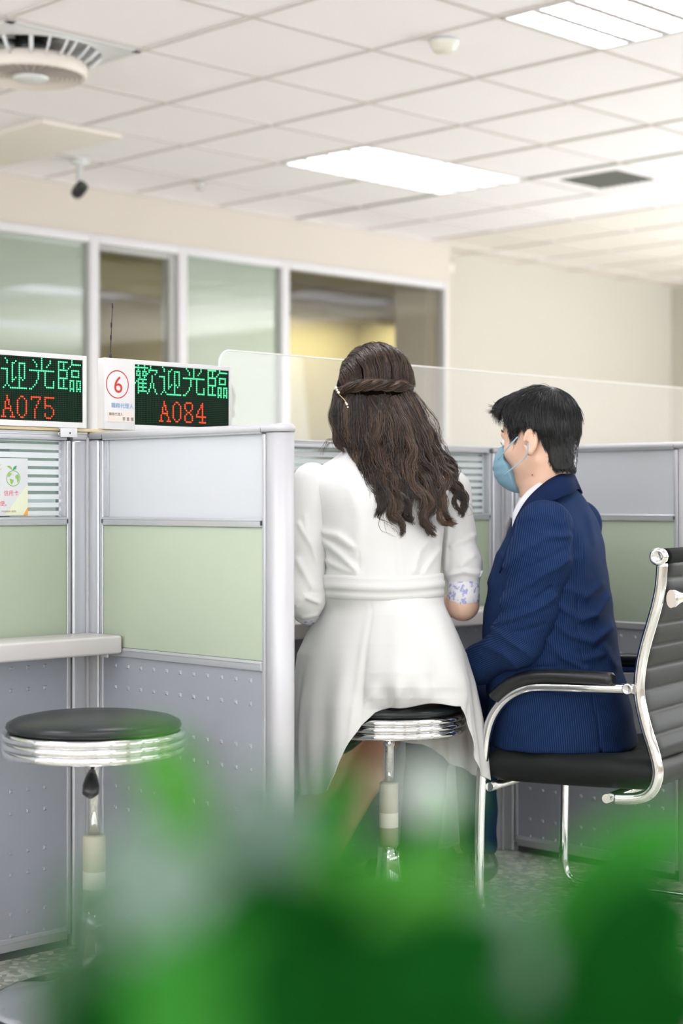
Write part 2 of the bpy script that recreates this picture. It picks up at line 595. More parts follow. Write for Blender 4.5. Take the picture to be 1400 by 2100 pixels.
# ceiling circulation fan with a round grille
r = tag(empty('ceiling_fan', ab(NA - 3 * TL + 0.3, NB + 0.3, CEIL), PI / 4), 'white square ceiling fan with a round louvred grille, in the top left corner', 'ceiling fan')
m_ = MB()
h = 0.292
m_.box(-h, h, -h, -h + 0.03, -0.006, 0.02); m_.box(-h, h, h - 0.03, h, -0.006, 0.02)
m_.box(-h, -h + 0.03, -h, h, -0.006, 0.02); m_.box(h - 0.03, h, -h, h, -0.006, 0.02)
n = 48
inner, outer = [], []
for i in range(n):
    t = 2 * PI * i / n
    c_, s_ = math.cos(t), math.sin(t)
    k_ = 0.265 / max(abs(c_), abs(s_))
    outer.append((k_ * c_, k_ * s_, -0.004))
    inner.append((0.262 * c_, 0.262 * s_, -0.012))
A = m_.addv(outer); B = m_.addv(inner)
for i in range(n):
    j = (i + 1) % n
    m_.face((A + i, A + j, B + j, B + i), True)
m_.build('panel', 'white_plastic', r)
m_ = MB()
for q in range(4):
    for t_ in (0.0, 0.26, 0.52, 0.9, 1.16, 1.42):
        t = q * PI / 2 + 0.07 + t_
        wd = 0.010 if t_ not in (0.52, 0.9) else 0.016
        p0 = Vector((0.262 * math.cos(t), 0.262 * math.sin(t), -0.012)); p1 = Vector((0.202 * math.cos(t), 0.202 * math.sin(t), -0.060))
        m_.tube([p0, (p0 + p1) / 2 + Vector((0, 0, -0.004)), p1], wd * 0.5, 8)
m_.build('ribs', 'white_plastic', r)
m_ = MB(); m_.lathe([(0.262, 0.06), (0.262, -0.010), (0.255, -0.011), (0.255, 0.06)], n=48, cap=False); m_.box(-0.26, 0.26, -0.26, 0.26, 0.06, 0.07)
m_.build('fan_housing', 'white_plastic', r)
m_ = MB()
for q in range(3):
    t = q * 2 * PI / 3 + 0.5
    m_.tube([(0.03 * math.cos(t), 0.03 * math.sin(t), 0.03), (0.23 * math.cos(t), 0.23 * math.sin(t), 0.022)], 0.045, 8, flat=((0, 0, 1), 0.12))
m_.lathe([(0.06, 0.06), (0.06, -0.03), (0.01, -0.035)], n=24)
m_.build('fan_blades', 'black_plastic', r)
m_ = MB()
m_.lathe([(0.19, -0.040), (0.206, -0.052), (0.208, -0.080), (0.205, -0.096), (0.197, -0.102), (0.19, -0.096)], n=48, cap=False)
for k in range(7):
    rr = 0.075 + 0.018 * k
    m_.lathe([(rr, -0.090), (rr + 0.003, -0.102), (rr + 0.010, -0.104)], n=48, cap=False)
for k in range(36):
    t = 2 * PI * k / 36
    m_.tube([(0.06 * math.cos(t), 0.06 * math.sin(t), -0.100), (0.195 * math.cos(t), 0.195 * math.sin(t), -0.100)], 0.0022, 5)
m_.build('grille', 'name_card', r)
m_ = MB(); m_.lathe([(0.066, -0.092), (0.066, -0.106), (0.058, -0.112), (0.005, -0.115)], n=32); m_.build('grille_cap', 'white_plastic', r)

# air vent
r = tag(empty('ceiling_vent', ab(NA + 3.5 * TL, NB + 0.5 * TL, CEIL), PI / 4), 'small grey air vent in a ceiling tile, near the right edge', 'air vent')
m_ = MB()
for s_ in (-1, 1):
    m_.box(-0.29, 0.29, s_ * 0.235 - 0.055, s_ * 0.235 + 0.055, 0.001, 0.012)
    m_.box(s_ * 0.235 - 0.055, s_ * 0.235 + 0.055, -0.18, 0.18, 0.001, 0.012)
m_.build('frame', 'ceiling_tile', r)
m_ = MB()
for k in range(9):
    y = -0.16 + 0.04 * k
    m_.prism([(y, -0.004), (y + 0.012, -0.004), (y + 0.03, 0.014), (y + 0.018, 0.014)], -0.18, 0.18, 'x')
m_.build('slats', 't_bar_dark', r)
m_ = MB(); m_.box(-0.18, 0.18, -0.18, 0.18, 0.03, 0.035); m_.build('duct', 'groove', r)

# smoke detector, sprinkler, security camera, wall lamp
r = tag(empty('smoke_detector', (0.374, 6.2, CEIL + 0.002)), 'round ivory smoke detector on the ceiling, left of the top right lamp', 'smoke detector')
m_ = MB(); m_.lathe([(0.052, 0.0), (0.054, -0.012), (0.050, -0.022), (0.046, -0.024), (0.044, -0.030), (0.036, -0.040), (0.004, -0.043)], n=36); m_.build('body', 'ivory_plastic', r)
m_ = MB(); m_.lathe([(0.056, 0.0), (0.056, -0.006), (0.053, -0.0075)], n=36, cap=False); m_.build('base_ring', 'white_plastic', r)
r = tag(empty('sprinkler_head', (-0.75, 8.95, CEIL)), 'small sprinkler head on the ceiling, right of the dark security camera', 'sprinkler')
m_ = MB(); m_.lathe([(0.035, 0.004), (0.035, -0.004), (0.010, -0.008), (0.009, -0.03), (0.022, -0.034), (0.022, -0.037), (0.003, -0.038)], n=20); m_.build('body', 'brushed_steel', r)
c = at(163, 388, 8.35)
r = tag(empty('security_camera', (c.x, c.y, CEIL - 0.002)), 'small dark security camera hanging under the ceiling above the window wall', 'security camera')
m_ = MB(); m_.lathe([(0.045, 0.002), (0.045, -0.014), (0.016, -0.02), (0.014, c.z - CEIL + 0.03)], n=20); m_.build('mount', 'white_plastic', r)
m_ = MB()
dz = c.z - CEIL
m_.tube([(-0.022, 0.03, dz - 0.018), (-0.010, 0.015, dz - 0.008), (0.02, -0.02, dz + 0.016)], [0.028, 0.032, 0.030], 16); m_.build('body', 'black_plastic', r)
m_ = MB(); m_.lathe([(0.019, 0), (0.018, -0.01), (0.004, -0.014)], n=16); o = m_.build('lens', 'led_off', r); o.location = (0.026, -0.026, dz + 0.02); o.rotation_euler = (0.9, 0, 0.7)
c = ab(8.55, BSET - 0.001, 2.62)
r = tag(empty('emergency_light', c, PI / 4), 'small emergency light box high on the wall just right of the windows', 'emergency light')
m_ = MB(); m_.box(-0.10, 0.10, -0.05, 0, -0.03, 0.03, 0.008); m_.build('body', 'ivory_plastic', r)
m_ = MB(); m_.lathe([(0.02, 0), (0.028, -0.02), (0.003, -0.03)], cx=0.07, cy=-0.03, n=16); o = m_.build('lamp_head', 'beige_plastic', r); o.location = (0, 0, 0.065)

# ------------------------------------------------------------------ cubicle partitions
def partition(name, label, origin, rz, length, upper='white', start_post=0.043, end_post=0.043, round_end=False, group='cubicle partitions of the service counter'):
    """local x along the run, y into the thickness (0..0.05), z up"""
    r = tag(empty(name, origin, rz), label, 'partition', group)
    Lp = length
    s0 = start_post + 0.004
    s1 = Lp - end_post - 0.004
    TH = 0.05
    f = MB()
    for x0, x1 in ((s0, s0 + 0.011), (s1 - 0.011, s1)):
        f.box(x0, x1, 0.002, TH - 0.002, 0.03, 1.192, 0.002)
    # rails
    for z0, z1 in ((1.192, 1.207), (0.993, 1.012), (0.688, 0.709), (0.02, 0.05)):
        f.box(s0 + 0.011, s1 - 0.011, 0.0, TH, z0, z1, 0.002)
        zz = (z0 + z1) / 2
        f.box(s0 + 0.011, s1 - 0.011, -0.0012, TH + 0.0012, zz + 0.0035, zz + 0.0075, 0.001)
    f.build('frame', 'alu', r)
    g = MB()
    for x in (s0 - 0.0035, s1 + 0.0005):
        g.box(x, x + 0.003, 0.006, TH - 0.006, 0.03, 1.19)
    for z in (1.2, 1.0025):
        for x in (s0 + 0.011, s1 - 0.0125):
            g.box(x, x + 0.0018, -0.0016, 0.01, z - 0.005, z + 0.005)
    for z0 in (0.02,):
        g.box(0.05, Lp - 0.05, 0.012, TH - 0.012, 0.0, z0)
    g.build('gasket', 'groove', r)
    if start_post:
        p = MB(); p.box(0, start_post, 0.0, TH, 0.0, 1.195, 0.007); p.build('post', 'alu', r)
    if end_post:
        p = MB()
        if round_end:
            x0 = Lp - end_post
            prof = [(x0, 0.001), (x0, TH - 0.001)] + [(Lp - TH / 2 + TH / 2 * math.sin(t), TH / 2 + TH / 2 * math.cos(t)) for t in [PI * k / 14 for k in range(15)]]
            p.prism(prof, 0.0, 1.194, 'z', smooth=True)
            p.build('post', 'alu_light', r)
        else:
            p.box(Lp - end_post, Lp, 0.0, TH, 0.0, 1.195, 0.007); p.build('post', 'alu', r)
    # top cap
    c_ = MB()
    if round_end:
        def rim(o_, zz):
            xe = Lp - TH / 2
            return [(0, -o_, zz), (xe * 0.5, -o_, zz), (xe, -o_, zz)] + [(xe + (TH / 2 + o_) * math.sin(t), TH / 2 - (TH / 2 + o_) * math.cos(t), zz) for t in [PI * k / 14 for k in range(1, 14)]] + [(xe, TH + o_, zz), (xe * 0.5, TH + o_, zz), (0, TH + o_, zz)]
        rings = [rim(0.0015, 1.196), rim(0.0015, 1.2065), rim(-0.0005, 1.2105), rim(-0.004, 1.2125), rim(-0.012, 1.213)]
        idx = [c_.addv(q) for q in rings]
        n_ = len(rings[0])
        for k in range(len(rings) - 1):
            for i in range(n_):
                j = (i + 1) % n_
                c_.face((idx[k] + i, idx[k] + j, idx[k + 1] + j, idx[k + 1] + i), True)
        c_.face([idx[-1] + i for i in range(n_)], False)
        c_.face([idx[0] + i for i in range(n_)][::-1], False)
    else:
        c_.box(0, Lp, -0.0015, TH + 0.0015, 1.2045, 1.213, 0.004)
        if start_post: c_.box(0, start_post, -0.0015, TH + 0.0015, 1.194, 1.206, 0.003)
        if end_post: c_.box(Lp - end_post, Lp, -0.0015, TH + 0.0015, 1.194, 1.206, 0.003)
    c_.build('top_cap', 'alu_light', r)
    x0, x1 = s0 + 0.011, s1 - 0.011
    u = MB()
    if upper == 'white':
        u.box(x0, x1, 0.012, TH - 0.012, 1.012, 1.192)
        u.build('upper_panel', 'panel_white', r)
        b_ = MB()
        for q0, q1 in ((x0, x0 + 0.013), (x1 - 0.006, x1)):
            b_.box(q0, q1, 0.008, 0.012, 1.012, 1.192, 0.001)
        b_.build('panel_bead', 'alu', r)
    else:
        u.box(x0, x1, TH / 2 - 0.003, TH / 2 + 0.003, 1.012, 1.192)
        g_ = u.build('glass_pane', 'partition_glass', r)
        b_ = MB()
        z = 1.0145
        w_ = 0.0107
        xe0, xe1 = x0 + 0.02, x1 - 0.014
        k = 0
        while z < 1.190:
            b_.box(x0 + 0.008, x1 - 0.002, TH / 2 - 0.0042, TH / 2 - 0.0034, z + 0.001, min(z + w_ + 0.001, 1.191))
            z += 0.0192
            w_ = max(0.0107, w_ + 0.0003)
            k += 1
        b_.box(x1 - 0.0105, x1 - 0.001, TH / 2 - 0.0042, TH / 2 - 0.0034, 1.013, 1.191)
        b_.build('frosted_bands', 'frosted_band', g_)
        b_ = MB()
        for q0, q1 in ((x0, x0 + 0.004), (x1 - 0.004, x1)):
            b_.box(q0, q1, 0.006, TH - 0.006, 1.012, 1.192, 0.001)
        b_.build('panel_bead', 'alu_light', r)
    m_ = MB(); m_.box(x0, x1, 0.005, TH - 0.005, 0.709, 0.993, 0.002); m_.build('green_panel', 'panel_green', r)
    m_ = MB(); m_.box(x0, x1, 0.006, TH - 0.006, 0.05, 0.688)
    # pressed bumps in pairs of rows
    bz = []
    z = 0.666
    while z > 0.1:
        bz += [z, z - 0.05]; z -= 0.1405
    nx = int((x1 - x0 - 0.06) / 0.047)
    xs = x0 + 0.045
    s_ = 0.0045; t_ = 0.0028
    for side in (0, 1):
        for zz in bz:
            for i in range(nx + 1):
                x = xs + i * 0.047
                if x > x1 - 0.02: break
                y0 = 0.006 if side == 0 else TH - 0.006
                d = -t_ if side == 0 else t_
                n0 = m_.addv([(x - s_, y0, zz - s_), (x + s_, y0, zz - s_), (x + s_, y0, zz + s_), (x - s_, y0, zz + s_),
                              (x - s_ * .55, y0 + d, zz - s_ * .55), (x + s_ * .55, y0 + d, zz - s_ * .55), (x + s_ * .55, y0 + d, zz + s_ * .55), (x - s_ * .55, y0 + d, zz + s_ * .55)])
                qs = [(4, 5, 6, 7), (0, 1, 5, 4), (1, 2, 6, 5), (2, 3, 7, 6), (3, 0, 4, 7)]
                for q in qs:
                    q = q if side == 0 else q[::-1]
                    m_.face([n0 + e for e in q], False)
    m_.build('lower_panel', 'panel_grey', r)
    return r

BP = 3.275
P_left = partition('counter_partition', 'counter partition with a banded glass strip at the left edge, behind the empty stool', ab(0.887, BP), PI / 4, 2.424 - 0.887, 'glass')
P_mid = partition('counter_partition', 'counter partition with a banded glass strip behind the woman and the man', ab(2.474, BP), PI / 4, 3.961 - 2.474, 'glass')
P_far = partition('counter_partition', 'counter partition of the next bay, hidden behind the right divider', ab(4.011, BP), PI / 4, 1.487, 'glass')
D_left = partition('divider_partition', 'divider of white, green and dimpled grey panels between the empty stool and the woman', ab(2.424, BP), -PI / 4, 0.675, 'white', 0.04, 0.05, True)
D_right = partition('divider_partition', 'divider of white, green and dimpled grey panels right of the man, behind the chair', ab(3.961, BP), -PI / 4, 0.675, 'white', 0.04, 0.05, True)
for a_, lab in ((2.424, 'slim corner post where the left divider meets the counter partition'), (3.961, 'slim corner post where the right divider meets the counter partition, behind the man')):
    m_ = MB(); m_.box(a_ + 0.0005, a_ + 0.0495, BP + 0.0005, BP + 0.0495, 0, 1.205, 0.004)
    m_.box(a_ - 0.006, a_ + 0.0005, BP - 0.006, BP + 0.0005, 0, 1.2, 0.001)
    o = m_.build('corner_post', 'alu_light', rotz=PI / 4)
    tag(o, lab, 'post')
m_ = MB(); m_.box(1.7, 2.62, BP - 0.004, BP + 0.056, 1.2135, 1.2205, 0.001)
tag(m_.build('sign_board', 'bare_ply', rotz=PI / 4), 'thin bare plywood strip on the partition top under the two signs', 'board')

# worktops running through each bay
def worktop(a0, a1, label):
    r = tag(empty('counter_worktop', ab(a0, BP), PI / 4), label, 'counter', 'worktops of the service counter')
    m_ = MB(); w = a1 - a0
    m_.box(0.001, w - 0.001, -0.135, -0.0015, 0.696, 0.738, 0.006)
    m_.box(0.001, w - 0.001, 0.0515, 0.62, 0.696, 0.738, 0.006)
    m_.build('top', 'worktop', r)
    for x in (w - 0.035, 0.05):
        m_ = MB(); m_.box(x, x + 0.005, -0.12, -0.10, 0.688, 0.6965); m_.build('bracket', 'white_metal', r)
    return r
worktop(0.887, 2.424, 'white counter ledge at the left edge above the empty stool')
worktop(2.474, 3.961, 'white counter ledge in front of the woman and the man')
worktop(4.011, 5.5, 'white counter ledge of the next bay, behind the right divider')

# monitor on the clerk's side, its dark back behind the banded glass
r = tag(empty('computer_monitor', ab(1.93, BP + 0.24, 0.738), PI / 4), 'dark monitor back seen through the banded glass at the left edge', 'monitor')
m_ = MB(); m_.box(-0.46, 0.44, 0.0, 0.035, 0.14, 0.455, 0.006); m_.box(-0.2, 0.2, -0.02, 0.002, 0.2, 0.4, 0.008); m_.build('case', 'monitor_case', r)
m_ = MB(); m_.box(-0.45, 0.43, 0.034, 0.0365, 0.15, 0.447); m_.build('screen', 'black_plastic', r)
m_ = MB(); m_.box(-0.03, 0.03, -0.015, 0.015, 0.008, 0.22, 0.004); m_.build('stand_neck', 'monitor_case', r)
m_ = MB(); m_.box(-0.14, 0.14, -0.09, 0.09, 0.0005, 0.010, 0.004); m_.build('stand_base', 'monitor_case', r)

# clear acrylic shields
def shield(a0, a1, label, rl=True):
    r = tag(empty('acrylic_shield', ab(a0, BP + 0.062), PI / 4), label, 'screen', 'clear acrylic screens on the counter')
    w = a1 - a0; z0, z1, rad = 0.9, 1.442, 0.035
    poly = [(0, z0), (w, z0)]
    poly += [(w - rad + rad * math.cos(t), z1 - rad + rad * math.sin(t)) for t in [PI / 2 * k / 10 for k in range(11)]]
    poly += [(rad - rad * math.cos(PI / 2 * (1 - k / 10)), z1 - rad + rad * math.sin(PI / 2 * (1 - k / 10))) for k in range(11)]
    m_ = MB(); m_.prism(poly, 0, 0.003, 'y'); m_.build('sheet', 'acrylic', r)
    m_ = MB(); pts = [(x, 0.0015, z) for x, z in poly[2:]]
    m_.tube([(w, 0.0015, z0)] + pts + [(0, 0.0015, z0)], 0.0022, 6); m_.build('edge', 'acrylic_edge', r)
    for x in (0.2, w - 0.25):
        m_ = MB(); m_.box(x, x + 0.05, -0.009, -0.001, 1.0, 1.1, 0.001); m_.build('clip', 'white_plastic', r)
shield(2.89, 5.45, 'clear acrylic screen standing on the counter behind the woman and the man')

# ------------------------------------------------------------------ LED signs
G_HUAN = ['2 6 10', '2 6 10', '0-8 10', '2 6 9-14', '1-3 5-7 9 14', '1 3 5 7 8 13', '1-3 5-7 11', '3 6 11', '2-7 11', '1 2 5 11', '0 2-7 10 12', '2 5 10 12', '2-7 10 12', '2 5 9 13', '2-7 9 13', '2 8 14']
G_YING = ['', '2', '3 8', '3 6 7 10-13', '6 10 13', '6 10 13', '0-3 6 10 13', '3 6 10 13', '3 6 10 13', '3 6 10 13', '3 6 8 10 11 13', '3 6 7 10 12', '3 6 10', '3 10', '2 4 10', '1 5-14']
G_GUANG = ['7', '2 7 12', '3 7 12', '4 7 11', '4 7 10', '7', '0-14', '5 9', '5 9', '5 9', '5 9', '4 9 14', '4 9 14', '3 9 14', '2 10-14', '0 1']
G_LIN = ['9', '1-6 9', '1 4 9-14', '1 4 8', '1 4 7', '1-6 9-13', '1 6 9 13', '1 6 9 13', '1 6 9-13', '1-6', '1 4 8-10 12-14', '1 4 8 10 12 14', '1 4 8 10 12 14', '1 4 8 10 12 14', '1-6 8-10 12-14', '8 10 12 14']
DIG = {'A': ['3', '3', '3 4', '2 4', '2 4', '2 5', '2-5', '1 5', '1 6', '1 6', '0-2 5-7'],
       '0': ['3 4', '2 5', '1 6', '1 6', '1 6', '1 6', '1 6', '1 6', '1 6', '2 5', '3 4'],
       '8': ['2-5', '1 6', '1 6', '1 6', '2 5', '3 4', '2 5', '1 6', '1 6', '1 6', '2-5'],
       '4': ['5', '4 5', '4 5', '3 5', '2 5', '2 5', '1 5', '1-7', '5', '5', '3-7'],
       '7': ['1-6', '1 6', '5', '5', '4', '4', '3', '3', '3', '3', '3'],
       '5': ['1-6', '1', '1', '1', '1-4', '1 5', '6', '6', '1 6', '1 5', '2-4']}
def rows_of(gl):
    out = []
    for r_ in gl:
        s_ = set()
        for t in r_.split():
            if '-' in t:
                a_, b_ = t.split('-'); s_ |= set(range(int(a_), int(b_) + 1))
            else: s_.add(int(t))
        out.append(s_)
    return out

def led_sign(origin, number, label, led_x0, row0, face=None, antenna=False):
    r = tag(empty('led_sign', origin, PI / 4), label, 'sign', 'LED queue number signs on the counter')
    W, Hh, D = 0.403, 0.171, 0.028
    p = 0.00473
    zt = 0.160
    nr = 31
    x0, x1 = led_x0, led_x0 + 64 * p
    z1_, z0_ = zt, zt - nr * p
    c = MB()
    c.box(0, W, 0.004, D, 0, Hh, 0.003)
    for q in ((0, x0, 0, Hh), (x1, W, 0, Hh), (x0, x1, z1_, Hh), (x0, x1, 0, z0_)):
        if q[1] - q[0] > 0.0005: c.box(q[0], q[1], 0.0, 0.006, q[2], q[3], 0.0008)
    case = c.build('case', 'white_plastic', r)
    b = MB(); b.box(x0, x1, 0.0022, 0.004, z0_, z1_); b.build('led_board', 'led_board', r)
    lit_g, lit_r = set(), set()
    for gi, g in enumerate((G_HUAN, G_YING, G_GUANG, G_LIN)):
        for ri, s_ in enumerate(rows_of(g)):
            for c_ in s_: lit_g.add((gi * 16 + c_, ri))
    for di, ch in enumerate(number):
        for ri, s_ in enumerate(rows_of(DIG[ch])):
            for c_ in s_: lit_r.add((16 + di * 8 + c_, 19 + ri))
    mg, mr, mo = MB(), MB(), MB()
    for i in range(64):
        for j in range(32):
            if j < row0 or j - row0 >= nr: continue
            x = x0 + (i + 0.5) * p; z = zt - (j - row0 + 0.5) * p
            if (i, j) in lit_g: m_, rad = mg, 0.00195
            elif (i, j) in lit_r: m_, rad = mr, 0.00195
            else: m_, rad = mo, 0.0007
            n0 = m_.addv([(x + rad * math.cos(t), 0.0016, z + rad * math.sin(t)) for t in [2 * PI * k / 8 for k in range(8)]] + [(x, 0.0010, z)])
            for k in range(8):
                m_.face((n0 + k, n0 + (k + 1) % 8, n0 + 8), False)
    o = mg.build('green_characters', 'led_green', r); o['label'] = 'lit green LED characters'
    o = mr.build('red_number', 'led_red', r); o['label'] = 'lit red LED queue number'
    mo.build('unlit_leds', 'led_off', r)
    if antenna:
        m_ = MB()
        ax, ay = 0.030, 0.016
        m_.lathe([(0.004, Hh), (0.004, Hh + 0.01), (0.0022, Hh + 0.014)], cx=ax, cy=ay, n=12)
        tip = (ax + 0.006, ay, Hh + 0.133)
        base = (ax, ay, Hh + 0.012)
        m_.tube([base, tip], 0.0011, 8)
        for fr in (0.27, 0.52):
            cz = Hh + 0.012 + fr * 0.121; cx_ = ax + 0.006 * fr
            m_.tube([(cx_ + 0.0022 * math.cos(t), ay + 0.0022 * math.sin(t), cz + 0.0016 * t / (2 * PI) * 1.6) for t in [2 * PI * k / 10 for k in range(46)]], 0.0008, 5)
        m_.tube([(tip[0], tip[1], tip[2] - 0.012), tip], 0.002, 8)
        m_.build('antenna', 'black_plastic', r)
    if face:
        # desk number in a ring, the counter title and a name card
        cx, cz = 0.0385, 0.1085
        m_ = MB()
        R = 0.0335
        m_.tube([(cx + R * math.cos(t) * 0.98, -0.0002, cz + R * 0.98 * math.sin(t)) for t in [2 * PI * k / 48 for k in range(48)]], 0.0013, 6, closed=True, flat=((0, 1, 0), 0.3))
        o = m_.build('number_ring', 'red_print', r)
        text_mesh('6', size_h=0.040, name='desk_number', mat='red_print', parent=r, x=cx - 0.0095, z=cz - 0.0205, bold=0.0)
        text_mesh('職務代理人', width=0.0665, name='title_lettering', mat='blue_print', parent=r, x=0.020, z=0.0515)
        m_ = MB(); m_.box(0.0085, 0.089, -0.0012, 0.0, 0.018, 0.044); o = m_.build('name_card', 'name_card', r)
        t1 = text_mesh('職務代理人', width=0.041, name='card_lettering', mat='grey_print', parent=o, x=0.0125, z=0.0330, y=-0.0016)
        t1 = text_mesh('李 重 儒', width=0.034, name='card_lettering', mat='grey_print', parent=o, x=0.0525, z=0.0215, y=-0.0016)
    return r
o6 = ab(2.464, 3.263, 1.2210)
led_sign(o6, 'A084', 'LED queue sign with a ringed red 6, reading A084, on the partition corner', 0.0915, 1, True, True)
o5 = ab(2.009, 3.263, 1.2210)
led_sign(o5, 'A075', 'LED queue sign reading A075, cut by the left edge of the photo', 0.0895, 0)
# clamp that holds the left sign
r = tag(empty('sign_clamp', ab(2.335, 3.262, 1.196), PI / 4), 'white metal clamp with a screw hole below the left LED sign', 'clamp')
m_ = MB(); m_.box(0, 0.047, -0.003, 0.0, 0.003, 0.0235, 0.0008); m_.box(0, 0.047, -0.001, 0.03, 0.0215, 0.0245, 0.0005); m_.build('plate', 'white_metal', r)
m_ = MB(); m_.prism([(0.026 + 0.0022 * math.cos(t), 0.0125 + 0.0022 * math.sin(t)) for t in [2 * PI * k / 12 for k in range(12)]], -0.0036, -0.003, 'y'); m_.build('screw_hole', 'groove', r)
m_ = MB(); m_.tube([(-0.002, -0.002, 0.014), (-0.006, -0.002, 0.011), (-0.004, -0.002, 0.007), (0.0, -0.002, 0.006)], 0.0012, 6); m_.build('hook', 'brushed_steel', r)

# notices stuck on the left partition
r = tag(empty('notice_paper', ab(2.267 - 0.21, BP + 0.0195, 1.016), PI / 4), 'pale notice with a green leaf-topped globe stuck on the banded glass', 'notice')
m_ = MB(); m_.box(0, 0.21, -0.0006, 0.0, 0, 0.132); m_.build('sheet', 'pale_paper', r)
m_ = MB(); m_.prism([(0.147, 0.0005), (0.21, 0.0005), (0.21, 0.072), (0.205, 0.068)], -0.0009, -0.0006, 'y'); m_.build('green_corner', 'pale_green_paper', r)
m_ = MB(); m_.prism([(0.197, 0.0005), (0.21, 0.0005), (0.21, 0.02)], -0.0012, -0.0009, 'y'); m_.build('orange_corner', 'orange_paper', r)
text_mesh('無紙化', size_h=0.0165, name='heading_lettering', mat='gold_print', parent=r, x=0.138, z=0.104, y=-0.001, anchor='r')
text_mesh('卡、信用卡', size_h=0.0125, name='red_lettering', mat='pink_print', parent=r, x=0.184, z=0.0455, y=-0.001, anchor='r')
text_mesh('方便。', size_h=0.0125, name='red_lettering', mat='pink_print', parent=r, x=0.152, z=0.0215, y=-0.001, anchor='r')
text_mesh('戶政事務所 (製發)', size_h=0.0055, name='small_lettering', mat='brown_print', parent=r, x=0.178, z=0.0065, y=-0.0012, anchor='r')
gx, gz = 0.170, 0.0855
m_ = MB(); m_.tube([(gx + 0.0185 * math.cos(t), -0.0011, gz + 0.0175 * math.sin(t)) for t in [2 * PI * k / 36 for k in range(36)]], 0.0009, 5, closed=True, flat=((0, 1, 0), 0.3))
def blob(pts): m_.prism([(gx + u_, gz + w_) for u_, w_ in pts], -0.0012, -0.0007, 'y')
blob([(-0.016, 0.004), (-0.012, 0.012), (-0.004, 0.013), (-0.006, 0.008), (-0.011, 0.004)])
blob([(-0.010, -0.001), (0.001, -0.003), (0.0, -0.008), (-0.005, -0.015), (-0.008, -0.008)])
blob([(0.006, 0.006), (0.012, 0.010), (0.016, 0.004), (0.015, -0.006), (0.012, -0.010), (0.010, -0.002), (0.006, 0.001)])
blob([(-0.003, 0.019), (-0.018, 0.028), (-0.010, 0.029), (-0.004, 0.025)])
m_.build('globe_emblem', 'green_print', r)
m_ = MB(); blob([(-0.002, 0.018), (0.001, 0.026), (0.009, 0.030), (0.008, 0.022)]); m_.build('emblem_leaf', 'dark_green_print', r)
r = tag(empty('name_plate_card', ab(2.142 - 0.12, BP + 0.0045, 0.905), PI / 4), 'orange card with a white border on the green panel at the left edge', 'card')
m_ = MB(); m_.box(0, 0.12, -0.0006, 0.0, 0, 0.083); m_.build('card', 'pale_paper', r)
m_ = MB(); m_.box(0.003, 0.117, -0.0010, -0.0006, 0.003, 0.080); m_.build('orange_face', 'orange_paper', r)
text_mesh('燕', size_h=0.022, name='white_lettering', mat='pale_paper', parent=r, x=0.108, z=0.0245, y=-0.0014, anchor='r', bold=0.01)
text_mesh('en', size_h=0.0075, name='white_lettering', mat='pale_paper', parent=r, x=0.108, z=0.010, y=-0.0014, anchor='r')

# ------------------------------------------------------------------ stools
def torus_prof(R, zc, r_, n=10):
    return [(R + r_ * math.cos(t), zc + r_ * math.sin(t)) for t in [-PI / 2 + PI * k / (n - 1) for k in range(n)]]

